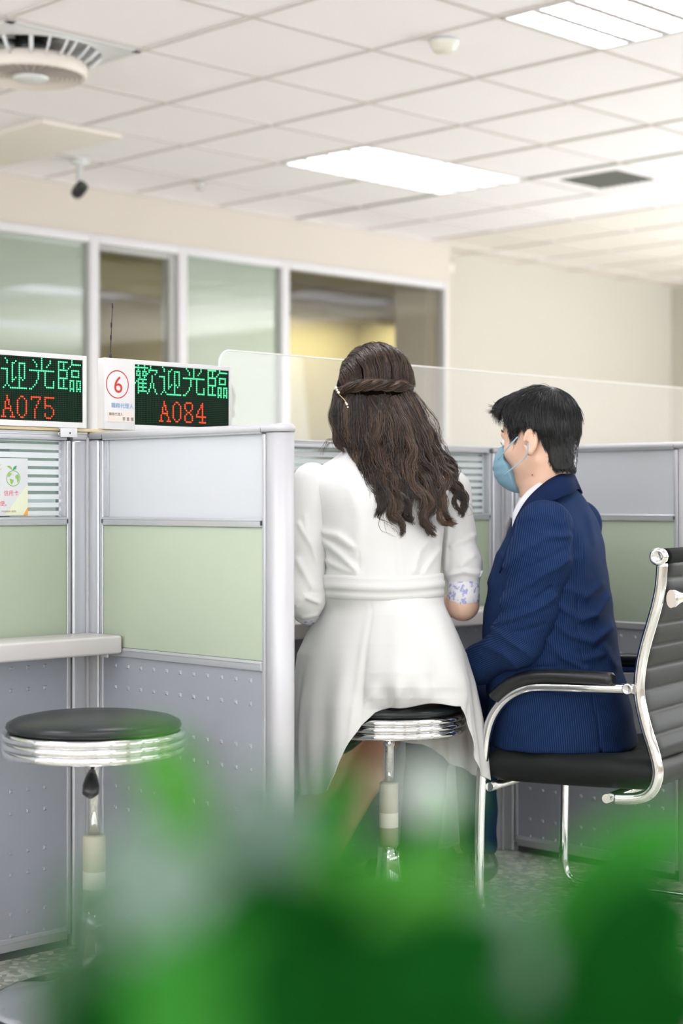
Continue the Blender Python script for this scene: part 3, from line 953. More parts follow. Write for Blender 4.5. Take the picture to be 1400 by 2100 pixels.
def stool(label, x, y, seat, lever_rot):
    """seat: height of the rim's top ring"""
    r = tag(empty('swivel_stool', (x, y, 0)), label, 'stool', 'round swivel stools at the counter')
    m_ = MB()
    m_.lathe([(0.150, seat + 0.001), (0.176, seat + 0.004), (0.1815, seat + 0.012), (0.179, seat + 0.020), (0.165, seat + 0.027), (0.135, seat + 0.033), (0.09, seat + 0.037), (0.045, seat + 0.039), (0.001, seat + 0.0395)], n=96)
    m_.build('cushion', 'black_vinyl', r)
    m_ = MB()
    prof = []
    for k in range(3):
        zc = seat - 0.004 - 0.0165 * k
        prof += torus_prof(0.1815, zc, 0.0085)[::-1] if False else []
    rings = [seat - 0.037, seat - 0.0205, seat - 0.004]
    prof = [(0.10, seat - 0.044)]
    for zc in rings:
        prof += torus_prof(0.1835, zc, 0.0086)
    prof += [(0.17, seat + 0.004)]
    m_.lathe(prof, n=128, cap=True)
    m_.build('rim', 'chrome', r)
    m_ = MB()
    m_.lathe([(0.07, seat - 0.046), (0.06, seat - 0.056), (0.022, seat - 0.062), (0.016, seat - 0.08), (0.0135, seat - 0.085), (0.0135, 0.30)], n=32)
    m_.build('shaft', 'chrome', r)
    m_ = MB()
    m_.lathe([(0.0235, 0.20), (0.0235, 0.352), (0.021, 0.356), (0.0145, 0.357)], n=32)
    cov = m_.build('column_cover', 'beige_plastic', r)
    m_ = MB()
    n0 = []
    for z_ in (0.246, 0.282):
        n0.append(m_.addv([(0.0238 * math.cos(t), 0.0238 * math.sin(t), z_) for t in [-PI * 0.95 + PI * 0.9 * k / 16 for k in range(17)]]))
    for k in range(16): m_.face((n0[0] + k, n0[0] + k + 1, n0[1] + k + 1, n0[1] + k), True)
    m_.build('label_sticker', 'label_paper', cov)
    m_ = MB()
    m_.lathe([(0.218, 0.004), (0.222, 0.010), (0.218, 0.018), (0.20, 0.022), (0.14, 0.034), (0.085, 0.052), (0.05, 0.08), (0.034, 0.12), (0.028, 0.165), (0.027, 0.20)], n=72)
    m_.build('base', 'chrome', r)
    m_ = MB(); m_.lathe([(0.214, 0.0), (0.224, 0.0), (0.2265, 0.006), (0.223, 0.012), (0.214, 0.012)], n=72, cap=False); m_.build('rubber_ring', 'black_plastic', r)
    m_ = MB()
    m_.tube([(0.0, 0.0, seat - 0.06), (0.03, 0, seat - 0.063), (0.085, 0, seat - 0.072)], 0.004, 10)
    m_.tube([(0.080, 0, seat - 0.070), (0.098, 0, seat - 0.079), (0.122, 0, seat - 0.092), (0.142, 0, seat - 0.104), (0.152, 0, seat - 0.111)], [0.007, 0.012, 0.017, 0.0165, 0.006], 16, flat=((0, 0, 1), 0.75))
    o = m_.build('height_lever', 'black_plastic', r)
    o.rotation_euler = (0, 0, lever_rot)
    return r
stool('empty black cushioned stool with a chrome rim at the left counter', at(193, 1500, 3.53).x, 3.53, 0.571, -PI * 0.47)
stool('black cushioned stool with a chrome rim under the woman', at(797, 1500, 4.19).x, 4.19, 0.528, PI * 0.80)

# ------------------------------------------------------------------ cantilever office chair (local x back, y across to the far side)
CH0 = Vector((0.348, 4.204, 0)); CU = Vector((0.848, -0.530, 0)); CV = Vector((0.530, 0.848, 0))
CHR = math.atan2(-0.530, 0.848)
def smooth_path(pts, sub=6):
    """Catmull-Rom through the points"""
    P = [Vector(p) for p in pts]
    out = []
    for i in range(len(P) - 1):
        p0, p1, p2, p3 = P[max(i - 1, 0)], P[i], P[i + 1], P[min(i + 2, len(P) - 1)]
        for k in range(sub):
            t = k / sub
            out.append(0.5 * ((2 * p1) + (-p0 + p2) * t + (2 * p0 - 5 * p1 + 4 * p2 - p3) * t * t + (-p0 + 3 * p1 - 3 * p2 + p3) * t * t * t))
    out.append(P[-1])
    return out
BACK = [(0.470, 0.905), (0.466, 0.853), (0.457, 0.808), (0.444, 0.763), (0.428, 0.710), (0.418, 0.665), (0.413, 0.620), (0.414, 0.590), (0.421, 0.555), (0.432, 0.515), (0.445, 0.477), (0.456, 0.440), (0.459, 0.412), (0.451, 0.382), (0.434, 0.362), (0.414, 0.353), (0.385, 0.348), (0.354, 0.346)]
ARM = [(0.405, 0.608), (0.29, 0.604), (0.17, 0.600), (0.125, 0.594), (0.085, 0.577), (0.053, 0.550), (0.029, 0.514), (0.016, 0.474), (0.010, 0.436), (0.004, 0.395), (0.0, 0.35), (-0.004, 0.25), (-0.006, 0.10), (-0.004, 0.06), (0.008, 0.030), (0.035, 0.015), (0.08, 0.011), (0.30, 0.011), (0.50, 0.011)]
W_CH = 0.49
r = tag(empty('office_chair', CH0, CHR), 'black leather office chair with polished chrome frame, the man sits on it', 'chair')
for y in (0.0, W_CH):
    m_ = MB(); m_.tube(smooth_path([(s, y, z) for s, z in BACK], 5), 0.0135, 16); m_.build('side_rail', 'chrome', r)
# arm and floor frame: one bent tube on each side, joined by the rear floor bar
for y in (0.0, W_CH):
    sgn = -1 if y == 0 else 1
    yy = y + sgn * 0.006
    m_ = MB(); m_.tube(smooth_path([(s, yy, z) for s, z in ARM], 5), 0.0125, 16)
    m_.build('arm_frame', 'chrome', r)
    m_ = MB()
    m_.tube(smooth_path([(0.352, yy, 0.628), (0.30, yy, 0.629), (0.20, yy, 0.628), (0.135, yy, 0.622), (0.085, yy, 0.603), (0.055, yy, 0.580), (0.038, yy, 0.562)], 5), [0.013] + [0.021] * 29 + [0.012], 14, flat=((0, 0, 1), 0.78))
    m_.build('armrest_pad', 'black_plastic', r)
    m_ = MB(); m_.lathe([(0.013, 0.0), (0.013, 0.006), (0.010, 0.008), (0.009, 0.006), (0.003, 0.006)], n=24); o = m_.build('arm_bolt', 'brushed_steel', r)
    o.location = (0.392, yy + sgn * 0.012, 0.609); o.rotation_euler = (PI / 2 * (1 if y == 0 else -1), 0, 0)
    m_ = MB(); m_.lathe([(0.019, -0.008), (0.0205, 0.0), (0.0205, 0.014), (0.017, 0.018), (0.012, 0.018), (0.010, 0.015), (0.002, 0.015)], n=28); o = m_.build('rail_knob', 'chrome', r)
    o.location = (0.466, y + sgn * 0.004, 0.920); o.rotation_euler = (PI / 2 * (1 if y == 0 else -1), 0, 0)
m_ = MB()
m_.tube(smooth_path([(0.50, -0.006, 0.011), (0.535, -0.004, 0.011), (0.555, 0.03, 0.011), (0.56, 0.10, 0.011), (0.56, 0.39, 0.011), (0.555, 0.46, 0.011), (0.535, 0.494, 0.011), (0.50, 0.496, 0.011)], 6), 0.0125, 14)
m_.build('floor_bar', 'chrome', r)
for s_ in (0.02, 0.33):
    m_ = MB(); m_.tube([(s_, 0.0, 0.343), (s_, W_CH, 0.343)], 0.011, 14); m_.build('seat_bar', 'chrome', r)
m_ = MB()
pp = []
for k in range(25):
    t = k / 24
    pp.append((0.490, 0.004 + (W_CH - 0.008) * t, 0.822))
rad = [0.0215 - 0.010 * min(1, max(0, (min(k, 24 - k) - 1) / 2.5)) for k in range(25)]
m_.tube(pp, rad, 14, flat=((1, 0, 0), 0.55))
m_.build('back_bar', 'chrome', r)
# leather: ribbed back and seat as one padded sweep
path = smooth_path([(0.470, 0, 0.925), (0.462, 0, 0.880), (0.454, 0, 0.840), (0.440, 0, 0.790), (0.424, 0, 0.735), (0.409, 0, 0.680), (0.401, 0, 0.630), (0.402, 0, 0.585), (0.410, 0, 0.545), (0.422, 0, 0.505), (0.433, 0, 0.470), (0.441, 0, 0.438)], 14)
def ribbed(path, th, nrib, y0, y1, grow=0.006):
    m_ = MB()
    # resample evenly
    P = [Vector(p) for p in path]
    Ls = [0]
    for i in range(1, len(P)): Ls.append(Ls[-1] + (P[i] - P[i - 1]).length)
    tot = Ls[-1]; n = nrib * 12
    Q, Nn = [], []
    for k in range(n + 1):
        l = tot * k / n
        i = max(j for j in range(len(Ls)) if Ls[j] <= l + 1e-9); i = min(i, len(P) - 2)
        t = (l - Ls[i]) / max(1e-9, Ls[i + 1] - Ls[i])
        Q.append(P[i].lerp(P[i + 1], t))
    for k in range(n + 1):
        T = (Q[min(k + 1, n)] - Q[max(k - 1, 0)]).normalized()
        Nn.append(Vector((T.z, 0, -T.x)))
    ny = 24
    fr, bk = [], []
    for k in range(n + 1):
        ph = (k % 12) / 12
        puff = abs(math.sin(PI * ph)) ** 0.45
        e = min(1.0, min(k, n - k) / 5)
        for lst, sg in ((fr, 1), (bk, -1)):
            row = []
            for j in range(ny + 1):
                y = y0 + (y1 - y0) * j / ny
                ed = min(1.0, min(j, ny - j) / 2.0) ** 0.5
                d = th * 0.5 * (0.45 + 0.55 * e) * (0.5 + 0.5 * ed) + grow * (puff - 0.6) * ed
                row.append(tuple(Q[k] + Nn[k] * d * sg + Vector((0, y, 0))))
            lst.append(m_.addv(row))
    for k in range(n):
        for j in range(ny):
            m_.face((fr[k] + j, fr[k] + j + 1, fr[k + 1] + j + 1, fr[k + 1] + j), True)
            m_.face((bk[k] + j, bk[k + 1] + j, bk[k + 1] + j + 1, bk[k] + j + 1), True)
        m_.face((fr[k], fr[k + 1], bk[k + 1], bk[k]), True)
        m_.face((fr[k] + ny, bk[k] + ny, bk[k + 1] + ny, fr[k + 1] + ny), True)
    for j in range(ny):
        m_.face((fr[0] + j, bk[0] + j, bk[0] + j + 1, fr[0] + j + 1), True)
        m_.face((fr[n] + j, fr[n] + j + 1, bk[n] + j + 1, bk[n] + j), True)
    return m_
m_ = ribbed(path, 0.024, 9, 0.010, W_CH - 0.010)
bk_ = m_.build('backrest', 'black_leather', r)
m_ = MB(); m_.tube([(0.470, 0.014, 0.920), (0.470, W_CH - 0.014, 0.920)], 0.019, 18); m_.build('top_roll', 'black_leather', r)
# seat cushion with a soft rolled edge
m_ = MB()
nx, ny = 36, 30
def seat_pt(i, j, side):
    u_, v_ = i / nx, j / ny
    x = -0.004 + 0.452 * u_; y = 0.012 + (W_CH - 0.024) * v_
    eu = min(1.0, min(u_, 1 - u_) / 0.10); ev = min(1.0, min(v_, 1 - v_) / 0.09)
    e = (1 - (1 - eu) ** 2.2) ** 0.5 * (1 - (1 - ev) ** 2.2) ** 0.5
    zc = 0.394 + 0.012 * u_ - 0.012 * math.sin(PI * u_) * math.sin(PI * v_)
    hh = 0.012 + 0.028 * e
    bump = 0.0
    if side > 0:
        bump = 0.0025 * math.sin(u_ * 19 + 2.1 * math.sin(v_ * 7)) * math.sin(v_ * 11 + 1) * e
    return (x, y, zc + side * hh + bump)
rows = {}
for side in (1, -1):
    rows[side] = [m_.addv([seat_pt(i, j, side) for j in range(ny + 1)]) for i in range(nx + 1)]
for i in range(nx):
    for j in range(ny):
        a_, b_ = rows[1][i], rows[1][i + 1]
        m_.face((a_ + j, b_ + j, b_ + j + 1, a_ + j + 1), True)
        a_, b_ = rows[-1][i], rows[-1][i + 1]
        m_.face((a_ + j, a_ + j + 1, b_ + j + 1, b_ + j), True)
for i in range(nx):
    for j, fl in ((0, 0), (ny, 1)):
        q = (rows[1][i] + j, rows[-1][i] + j, rows[-1][i + 1] + j, rows[1][i + 1] + j)
        m_.face(q if not fl else q[::-1], True)
for j in range(ny):
    for i, fl in ((0, 0), (nx, 1)):
        q = (rows[1][i] + j, rows[1][i] + j + 1, rows[-1][i] + j + 1, rows[-1][i] + j)
        m_.face(q if not fl else q[::-1], True)
m_.build('seat', 'black_leather', r)

# ------------------------------------------------------------------ implicit surfaces for bodies and clothes
F32 = np.float32
def _v(p): return np.array(tuple(p), dtype=np.float64)

class Cap:
    """capsule from a to b with radii ra, rb; optional squash k along direction n"""
    def __init__(s, a, b, ra, rb=None, n=None, k=1.0):
        s.a, s.b = _v(a), _v(b); s.ra = ra; s.rb = ra if rb is None else rb
        s.n = None if n is None else _v(Vector(n).normalized()); s.k = k
    def __call__(s, P):
        Q = P - s.a; d = s.b - s.a
        if s.n is not None:
            Q = Q + np.outer(Q @ s.n, s.n) * (1 / s.k - 1)
            d = d + s.n * (d @ s.n) * (1 / s.k - 1)
        L2 = max(d @ d, 1e-12)
        h = np.clip(Q @ d / L2, 0, 1)
        r_ = s.ra + (s.rb - s.ra) * h
        dd = np.sqrt(((Q - h[:, None] * d) ** 2).sum(1)) - r_
        return dd * (min(1.0, s.k) if s.n is not None else 1.0)

class Ell:
    def __init__(s, c, r_, ax=None):
        s.c = _v(c); s.r = np.array(r_, float)
        s.ax = np.eye(3) if ax is None else np.array([_v(a) for a in ax])
    def __call__(s, P):
        q = (P - s.c) @ s.ax.T
        k0 = np.sqrt(((q / s.r) ** 2).sum(1)); k1 = np.sqrt(((q / s.r ** 2) ** 2).sum(1))
        return k0 * (k0 - 1) / np.maximum(k1, 1e-9)

def smin(a, b, k):
    h = np.clip(0.5 + 0.5 * (b - a) / k, 0, 1)
    return b * (1 - h) + a * h - k * h * (1 - h)
def smax(a, b, k):
    return -smin(-a, -b, k)
def union(prims, k):
    def f(P):
        d = prims[0](P)
        for q in prims[1:]:
            d = smin(d, q(P), k)
        return d
    return f

class Loft:
    """stack of rotated ellipses: keys (z, cx, cy, r1, r2), r1 along dir u, r2 along dir v"""
    def __init__(s, keys, u, v, pw=2.3):
        keys = sorted(keys)
        s.z = np.array([k[0] for k in keys]); s.K = np.array([k[1:] for k in keys])
        s.u, s.v, s.pw = _v(u)[:2], _v(v)[:2], pw
    def at(s, z):
        # smooth interpolation of the keys
        z = np.clip(z, s.z[0], s.z[-1])
        out = [np.interp(z, s.z, s.K[:, i]) for i in range(4)]
        e = 0.012
        lo = [np.interp(z - e, s.z, s.K[:, i]) for i in range(4)]
        hi = [np.interp(z + e, s.z, s.K[:, i]) for i in range(4)]
        return [(a + b + c) / 3 for a, b, c in zip(out, lo, hi)]
    def __call__(s, P):
        cx, cy, r1, r2 = s.at(P[:, 2])
        dx, dy = P[:, 0] - cx, P[:, 1] - cy
        a = np.abs(dx * s.u[0] + dy * s.u[1]) / r1
        b = np.abs(dx * s.v[0] + dy * s.v[1]) / r2
        q = (a ** s.pw + b ** s.pw) ** (1 / s.pw)
        m_ = np.minimum(r1, r2)
        rad = np.sqrt(dx * dx + dy * dy)
        d = np.where(q > 1e-6, rad * (1 - 1 / np.maximum(q, 1e-6)), -m_)
        d = np.maximum(d, (q - 1) * m_)
        d = np.where(q < 1, (q - 1) * m_, d * 0.9)
        cap = np.maximum(P[:, 2] - s.z[-1], s.z[0] - P[:, 2])
        return smax(d, cap, 0.012)

class Folds:
    """raised (amp>0) or sunk (amp<0) lines on the side that faces the camera; px polylines measured at distance d"""
    def __init__(s, lines, d, ymax):
        s.segs = []
        for pts, w, amp in lines:
            q = [at(x, y, d) for x, y in pts]
            for i in range(len(q) - 1):
                s.segs.append((q[i].x, q[i].z, q[i + 1].x, q[i + 1].z, w * d / 3482, amp))
        s.lines = {}
        s.ymax = ymax
    def __call__(s, P):
        gain = 1.7
        pos = np.zeros(len(P)); neg = np.zeros(len(P))
        for (ax, az, bx, bz, w, amp) in s.segs:
            dx, dz = bx - ax, bz - az
            l2 = dx * dx + dz * dz
            px, pz = P[:, 0] - ax, P[:, 2] - az
            h = np.clip((px * dx + pz * dz) / l2, 0, 1)
            d2 = (px - h * dx) ** 2 + (pz - h * dz) ** 2
            g = amp * np.exp(-d2 / (w * w))
            if amp > 0: pos = np.maximum(pos, g)
            else: neg = np.minimum(neg, g)
        side = 1 / (1 + np.exp((P[:, 1] - s.ymax) / 0.012))
        return -(pos * gain + neg * 1.3) * side

def poly_sdf(x, y, poly):
    n = len(poly)
    d = np.full(x.shape, 1e9); s = np.ones(x.shape)
    for i in range(n):
        ax, ay = poly[i]; bx, by = poly[i - 1]
        ex, ey = bx - ax, by - ay
        wx, wy = x - ax, y - ay
        h = np.clip((wx * ex + wy * ey) / (ex * ex + ey * ey), 0, 1)
        d = np.minimum(d, (wx - ex * h) ** 2 + (wy - ey * h) ** 2)
        c1 = y >= ay; c2 = y < by; c3 = ex * wy > ey * wx
        flip = (c1 & c2 & c3) | (~c1 & ~c2 & ~c3)
        s = np.where(flip, -s, s)
    return s * np.sqrt(d)

def isosurface(fn, lo, hi, h, margin=1.6):
    lo = _v(lo); hi = _v(hi)
    B = 6
    nb = np.maximum(1, np.ceil((hi - lo) / (h * B)).astype(int))
    cx, cy, cz = [lo[i] + (np.arange(nb[i]) + 0.5) * h * B for i in range(3)]
    G = np.stack(np.meshgrid(cx, cy, cz, indexing='ij'), -1).reshape(-1, 3)
    dc = fn(G).reshape(nb)
    n = nb * B
    D = np.repeat(np.repeat(np.repeat(dc.astype(F32), B, 0), B, 1), B, 2)
    act = np.argwhere(np.abs(dc) < h * B * margin)
    off = np.stack(np.meshgrid(np.arange(B), np.arange(B), np.arange(B), indexing='ij'), -1).reshape(-1, 3)
    for c0 in range(0, len(act), 800):
        blk = act[c0:c0 + 800]
        I = (blk[:, None, :] * B + off[None]).reshape(-1, 3)
        P = lo + (I + 0.5) * h
        D[I[:, 0], I[:, 1], I[:, 2]] = fn(P).astype(F32)
    S = D < 0
    # cells
    c = S[:-1, :-1, :-1].astype(np.int8)
    acc = np.zeros(c.shape, np.int8)
    for i in (0, 1):
        for j in (0, 1):
            for k in (0, 1):
                acc += S[i:n[0] - 1 + i, j:n[1] - 1 + j, k:n[2] - 1 + k]
    C = np.argwhere((acc > 0) & (acc < 8))
    if len(C) == 0: raise ValueError('empty surface')
    val = {}
    for i in (0, 1):
        for j in (0, 1):
            for k in (0, 1):
                val[(i, j, k)] = D[C[:, 0] + i, C[:, 1] + j, C[:, 2] + k]
    num = np.zeros((len(C), 3)); cnt = np.zeros(len(C))
    corners = [(i, j, k) for i in (0, 1) for j in (0, 1) for k in (0, 1)]
    for a in corners:
        for ax in range(3):
            if a[ax] == 0:
                b = list(a); b[ax] = 1; b = tuple(b)
                va, vb = val[a], val[b]
                m_ = (va < 0) != (vb < 0)
                t = np.where(m_, va / np.where(va == vb, 1, va - vb), 0)
                for q in range(3):
                    num[:, q] += np.where(m_, a[q] + (t if q == ax else 0), 0)
                cnt += m_
    V = lo + (C + 0.5 + num / cnt[:, None]) * h
    idx = np.full(acc.shape, -1, np.int32)
    idx[C[:, 0], C[:, 1], C[:, 2]] = np.arange(len(C))
    quads = []
    for ax in range(3):
        sl0 = [slice(None)] * 3; sl1 = [slice(None)] * 3
        sl0[ax] = slice(0, -1); sl1[ax] = slice(1, None)
        s0, s1 = S[tuple(sl0)], S[tuple(sl1)]
        E = np.argwhere(s0 != s1)
        o1, o2 = [(1, 2), (2, 0), (0, 1)][ax]
        E = E[(E[:, o1] > 0) & (E[:, o2] > 0) & (E[:, o1] < n[o1] - 1) & (E[:, o2] < n[o2] - 1)]
        if len(E) == 0: continue
        q = []
        for d1, d2 in ((-1, -1), (0, -1), (0, 0), (-1, 0)):
            e = E.copy(); e[:, o1] += d1; e[:, o2] += d2
            q.append(idx[e[:, 0], e[:, 1], e[:, 2]])
        q = np.stack(q, 1)
        ins = S[E[:, 0], E[:, 1], E[:, 2]]
        q = np.where(ins[:, None], q, q[:, ::-1])
        q = q[(q >= 0).all(1)]
        quads.append(q)
    Q = np.concatenate(quads)
    # relax a little
    e = np.concatenate([Q[:, [0, 1]], Q[:, [1, 2]], Q[:, [2, 3]], Q[:, [3, 0]]])
    for _ in range(2):
        s_ = np.zeros_like(V); c_ = np.zeros(len(V))
        for i in range(3):
            s_[:, i] = np.bincount(e[:, 0], V[e[:, 1], i], len(V)) + np.bincount(e[:, 1], V[e[:, 0], i], len(V))
        c_ = np.bincount(e[:, 0], minlength=len(V)) + np.bincount(e[:, 1], minlength=len(V))
        V = V * 0.5 + 0.5 * s_ / np.maximum(c_, 1)[:, None]
    return V, Q

def np_mesh(name, V, Q, mat, parent=None, attr=None, smooth=True):
    me = bpy.data.meshes.new(name)
    k = Q.shape[1]
    me.vertices.add(len(V)); me.vertices.foreach_set('co', np.ascontiguousarray(V, dtype=F32).reshape(-1))
    me.loops.add(len(Q) * k); me.loops.foreach_set('vertex_index', np.ascontiguousarray(Q, dtype=np.int32).reshape(-1))
    me.polygons.add(len(Q))
    me.polygons.foreach_set('loop_start', np.arange(0, len(Q) * k, k, dtype=np.int32))
    me.polygons.foreach_set('loop_total', np.full(len(Q), k, dtype=np.int32))
    me.update(calc_edges=True)
    me.validate()
    me.polygons.foreach_set('use_smooth', np.full(len(me.polygons), smooth))
    if attr:
        for an, av in attr.items():
            at_ = me.attributes.new(an, 'FLOAT', 'POINT')
            at_.data.foreach_set('value', np.ascontiguousarray(av, dtype=F32))
    me.materials.append(MATS[mat] if isinstance(mat, str) else mat)
    o = bpy.data.objects.new(name, me)
    COL.objects.link(o)
    if parent: o.parent = parent
    return o

def sdf_object(name, fn, lo, hi, h, mat, parent=None, attr_fn=None):
    V, Q = isosurface(fn, lo, hi, h)
    attr = {k: f(V) for k, f in attr_fn.items()} if attr_fn else None
    # objects are parented to roots at the origin of the world, so vertices stay in world space
    return np_mesh(name, V, Q, mat, parent, attr)

def to_local(o, root):
    o.matrix_parent_inverse = root.matrix_world.inverted() if False else Matrix.Translation(-root.location)

# hair: bundles of thin tapered strands
def strands_mesh(name, paths, rad, mat, parent=None, tone=None):
    """paths (n, K, 3), rad (K,) or (n, K)"""
    n, K, _ = paths.shape
    T = np.empty_like(paths)
    T[:, 1:-1] = paths[:, 2:] - paths[:, :-2]; T[:, 0] = paths[:, 1] - paths[:, 0]; T[:, -1] = paths[:, -1] - paths[:, -2]
    T /= np.maximum(np.linalg.norm(T, axis=2, keepdims=True), 1e-9)
    ref = np.array([0.31, 0.89, 0.33])
    A = np.cross(T, ref); A /= np.maximum(np.linalg.norm(A, axis=2, keepdims=True), 1e-9)
    Bn = np.cross(T, A)
    if np.ndim(rad) == 1: rad = np.broadcast_to(rad, (n, K))
    V = np.empty((n, K, 3, 3))
    for j in range(3):
        a = 2 * PI * j / 3
        V[:, :, j] = paths + (A * math.cos(a) + Bn * math.sin(a)) * rad[:, :, None]
    base = (np.arange(n)[:, None] * K + np.arange(K - 1)[None]) * 3
    qs = []
    for j in range(3):
        j2 = (j + 1) % 3
        qs.append(np.stack([base + j, base + j2, base + 3 + j2, base + 3 + j], -1).reshape(-1, 4))
    Q = np.concatenate(qs)
    attr = None
    if tone is not None:
        attr = {'tone': np.repeat(tone, K * 3)}
    return np_mesh(name, V.reshape(-1, 3), Q, mat, parent, attr)

def resample(P, K):
    P = np.array([tuple(p) for p in P], float)
    L_ = np.concatenate([[0], np.cumsum(np.linalg.norm(np.diff(P, axis=0), axis=1))])
    t = np.linspace(0, L_[-1], K)
    return np.stack([np.interp(t, L_, P[:, i]) for i in range(3)], 1)

def lock(rng, pts, R0, n, K=36, tip=0.25, wav=0.0, wl=0.05, squash=0.6, frizz=0.0012):
    """n strands following the guide pts inside a bundle of radius R0 (metres), gathered towards the tip"""
    G = resample(smooth_path(pts, 8), K)
    T = np.gradient(G, axis=0); T /= np.linalg.norm(T, axis=1, keepdims=True)
    A = np.cross(T, np.array([0, 1.0, 0])); A /= np.maximum(np.linalg.norm(A, axis=1, keepdims=True), 1e-6)
    Bn = np.cross(T, A)
    s = np.linspace(0, 1, K)
    Ln = np.linalg.norm(np.diff(G, axis=0), axis=1).sum()
    prof = (0.75 + 0.25 * np.sin(PI * np.minimum(1, s * 1.3))) * (1 - (1 - tip) * np.clip((s - 0.55) / 0.45, 0, 1) ** 1.6)
    rho = np.sqrt(rng.random(n)) * R0; th = rng.random(n) * 2 * PI
    out = np.empty((n, K, 3))
    ph0 = rng.random() * 6.28
    for i in range(n):
        tw = th[i] + s * rng.normal(0.5, 0.35)
        rr = rho[i] * prof
        wv = wav * (0.2 + s) * np.sin(2 * PI * s * Ln / wl + ph0 + rng.normal(0, 0.45))
        fz = np.cumsum(rng.normal(0, frizz, K)) * 0.35
        fz2 = np.cumsum(rng.normal(0, frizz, K)) * 0.35
        out[i] = G + A * (np.cos(tw) * rr + wv + fz)[:, None] + Bn * ((np.sin(tw) * rr) * squash + fz2)[:, None]
        # uneven lengths
        cut = 1 - abs(rng.normal(0, 0.05))
        out[i] = np.stack([np.interp(np.linspace(0, cut, K), s, out[i][:, q]) for q in range(3)], 1)
    return out

# ---- people materials
principled('skin_man', (0.74, 0.475, 0.34), 0.45, Subsurface_Weight=0.12)
bsdf(MATS['skin_man']).inputs['Subsurface Radius'].default_value = (0.6, 0.25, 0.12)
bsdf(MATS['skin_man']).inputs['Subsurface Scale'].default_value = 0.01
principled('skin_woman', (0.76, 0.50, 0.37), 0.42, Subsurface_Weight=0.12)
bsdf(MATS['skin_woman']).inputs['Subsurface Radius'].default_value = (0.6, 0.25, 0.12)
bsdf(MATS['skin_woman']).inputs['Subsurface Scale'].default_value = 0.01
principled('white_cloth', (0.765, 0.76, 0.755), 0.8)
add_bump(MATS['white_cloth'], 900, 0.12, 0.0004)
principled('white_shirt', (0.74, 0.75, 0.78), 0.6)
principled('grey_tie', (0.25, 0.25, 0.27), 0.5)
principled('mask_blue', (0.20, 0.37, 0.47), 0.55)
add_bump(MATS['mask_blue'], 140, 0.4, 0.002, 3)
principled('mask_cord', (0.28, 0.46, 0.60), 0.5)
principled('eye_white', (0.8, 0.78, 0.75), 0.2)
principled('eye_dark', (0.02, 0.015, 0.012), 0.15)
principled('pearl', (0.9, 0.87, 0.8), 0.2)
principled('gold', (0.75, 0.55, 0.25), 0.25, 1.0)
principled('black_shoe', (0.012, 0.012, 0.014), 0.25)
principled('beige_shoe', (0.62, 0.52, 0.44), 0.35)
principled('navy_plain', (0.007, 0.018, 0.062), 0.9, Specular_IOR_Level=0.12)
add_bump(MATS['navy_plain'], 500, 0.3, 0.0005)

def stripe_cloth(name, c1, c2, freq):
    m = principled(name, c1, 0.9, Specular_IOR_Level=0.12)
    a = N(m, 'ShaderNodeAttribute'); a.attribute_name = 'stripe'
    mu = N(m, 'ShaderNodeMath', operation='MULTIPLY'); mu.inputs[1].default_value = freq * 2 * PI
    L(m, a.outputs['Fac'], mu.inputs[0])
    si = N(m, 'ShaderNodeMath', operation='SINE'); L(m, mu.outputs[0], si.inputs[0])
    cr = N(m, 'ShaderNodeValToRGB')
    cr.color_ramp.elements[0].position = 0.55; cr.color_ramp.elements[0].color = (*c1, 1)
    cr.color_ramp.elements[1].position = 0.95; cr.color_ramp.elements[1].color = (*c2, 1)
    ad = N(m, 'ShaderNodeMath', operation='MULTIPLY_ADD'); ad.inputs[1].default_value = 0.5; ad.inputs[2].default_value = 0.5
    L(m, si.outputs[0], ad.inputs[0]); L(m, ad.outputs[0], cr.inputs[0])
    L(m, cr.outputs[0], bsdf(m).inputs['Base Color'])
    add_bump(m, 700, 0.25, 0.0004)
    return m
stripe_cloth('navy_stripe', (0.007, 0.020, 0.068), (0.020, 0.046, 0.125), 1 / 0.0046)

def hair_mat(name, cols, rough):
    m = principled(name, cols[0], rough)
    a = N(m, 'ShaderNodeAttribute'); a.attribute_name = 'tone'
    cr = N(m, 'ShaderNodeValToRGB')
    cr.color_ramp.elements[0].color = (*cols[0], 1)
    cr.color_ramp.elements[1].color = (*cols[-1], 1)
    for i, c in enumerate(cols[1:-1]):
        e = cr.color_ramp.elements.new((i + 1) / (len(cols) - 1)); e.color = (*c, 1)
    L(m, a.outputs['Fac'], cr.inputs[0])
    L(m, cr.outputs[0], bsdf(m).inputs['Base Color'])
    bsdf(m).inputs['Specular IOR Level'].default_value = 0.6
    return m
hair_mat('brown_hair', [(0.008, 0.005, 0.004), (0.030, 0.018, 0.012), (0.085, 0.050, 0.030), (0.20, 0.12, 0.07)], 0.27)  # lightest strand tones also carry the brownish highlights
hair_mat('black_hair', [(0.003, 0.003, 0.003), (0.007, 0.007, 0.008), (0.045, 0.045, 0.050)], 0.33)
bsdf(MATS['black_hair']).inputs['Specular IOR Level'].default_value = 0.5
principled('dark_hair_base', (0.006, 0.004, 0.003), 0.9)
bsdf(MATS['dark_hair_base']).inputs['Specular IOR Level'].default_value = 0.1

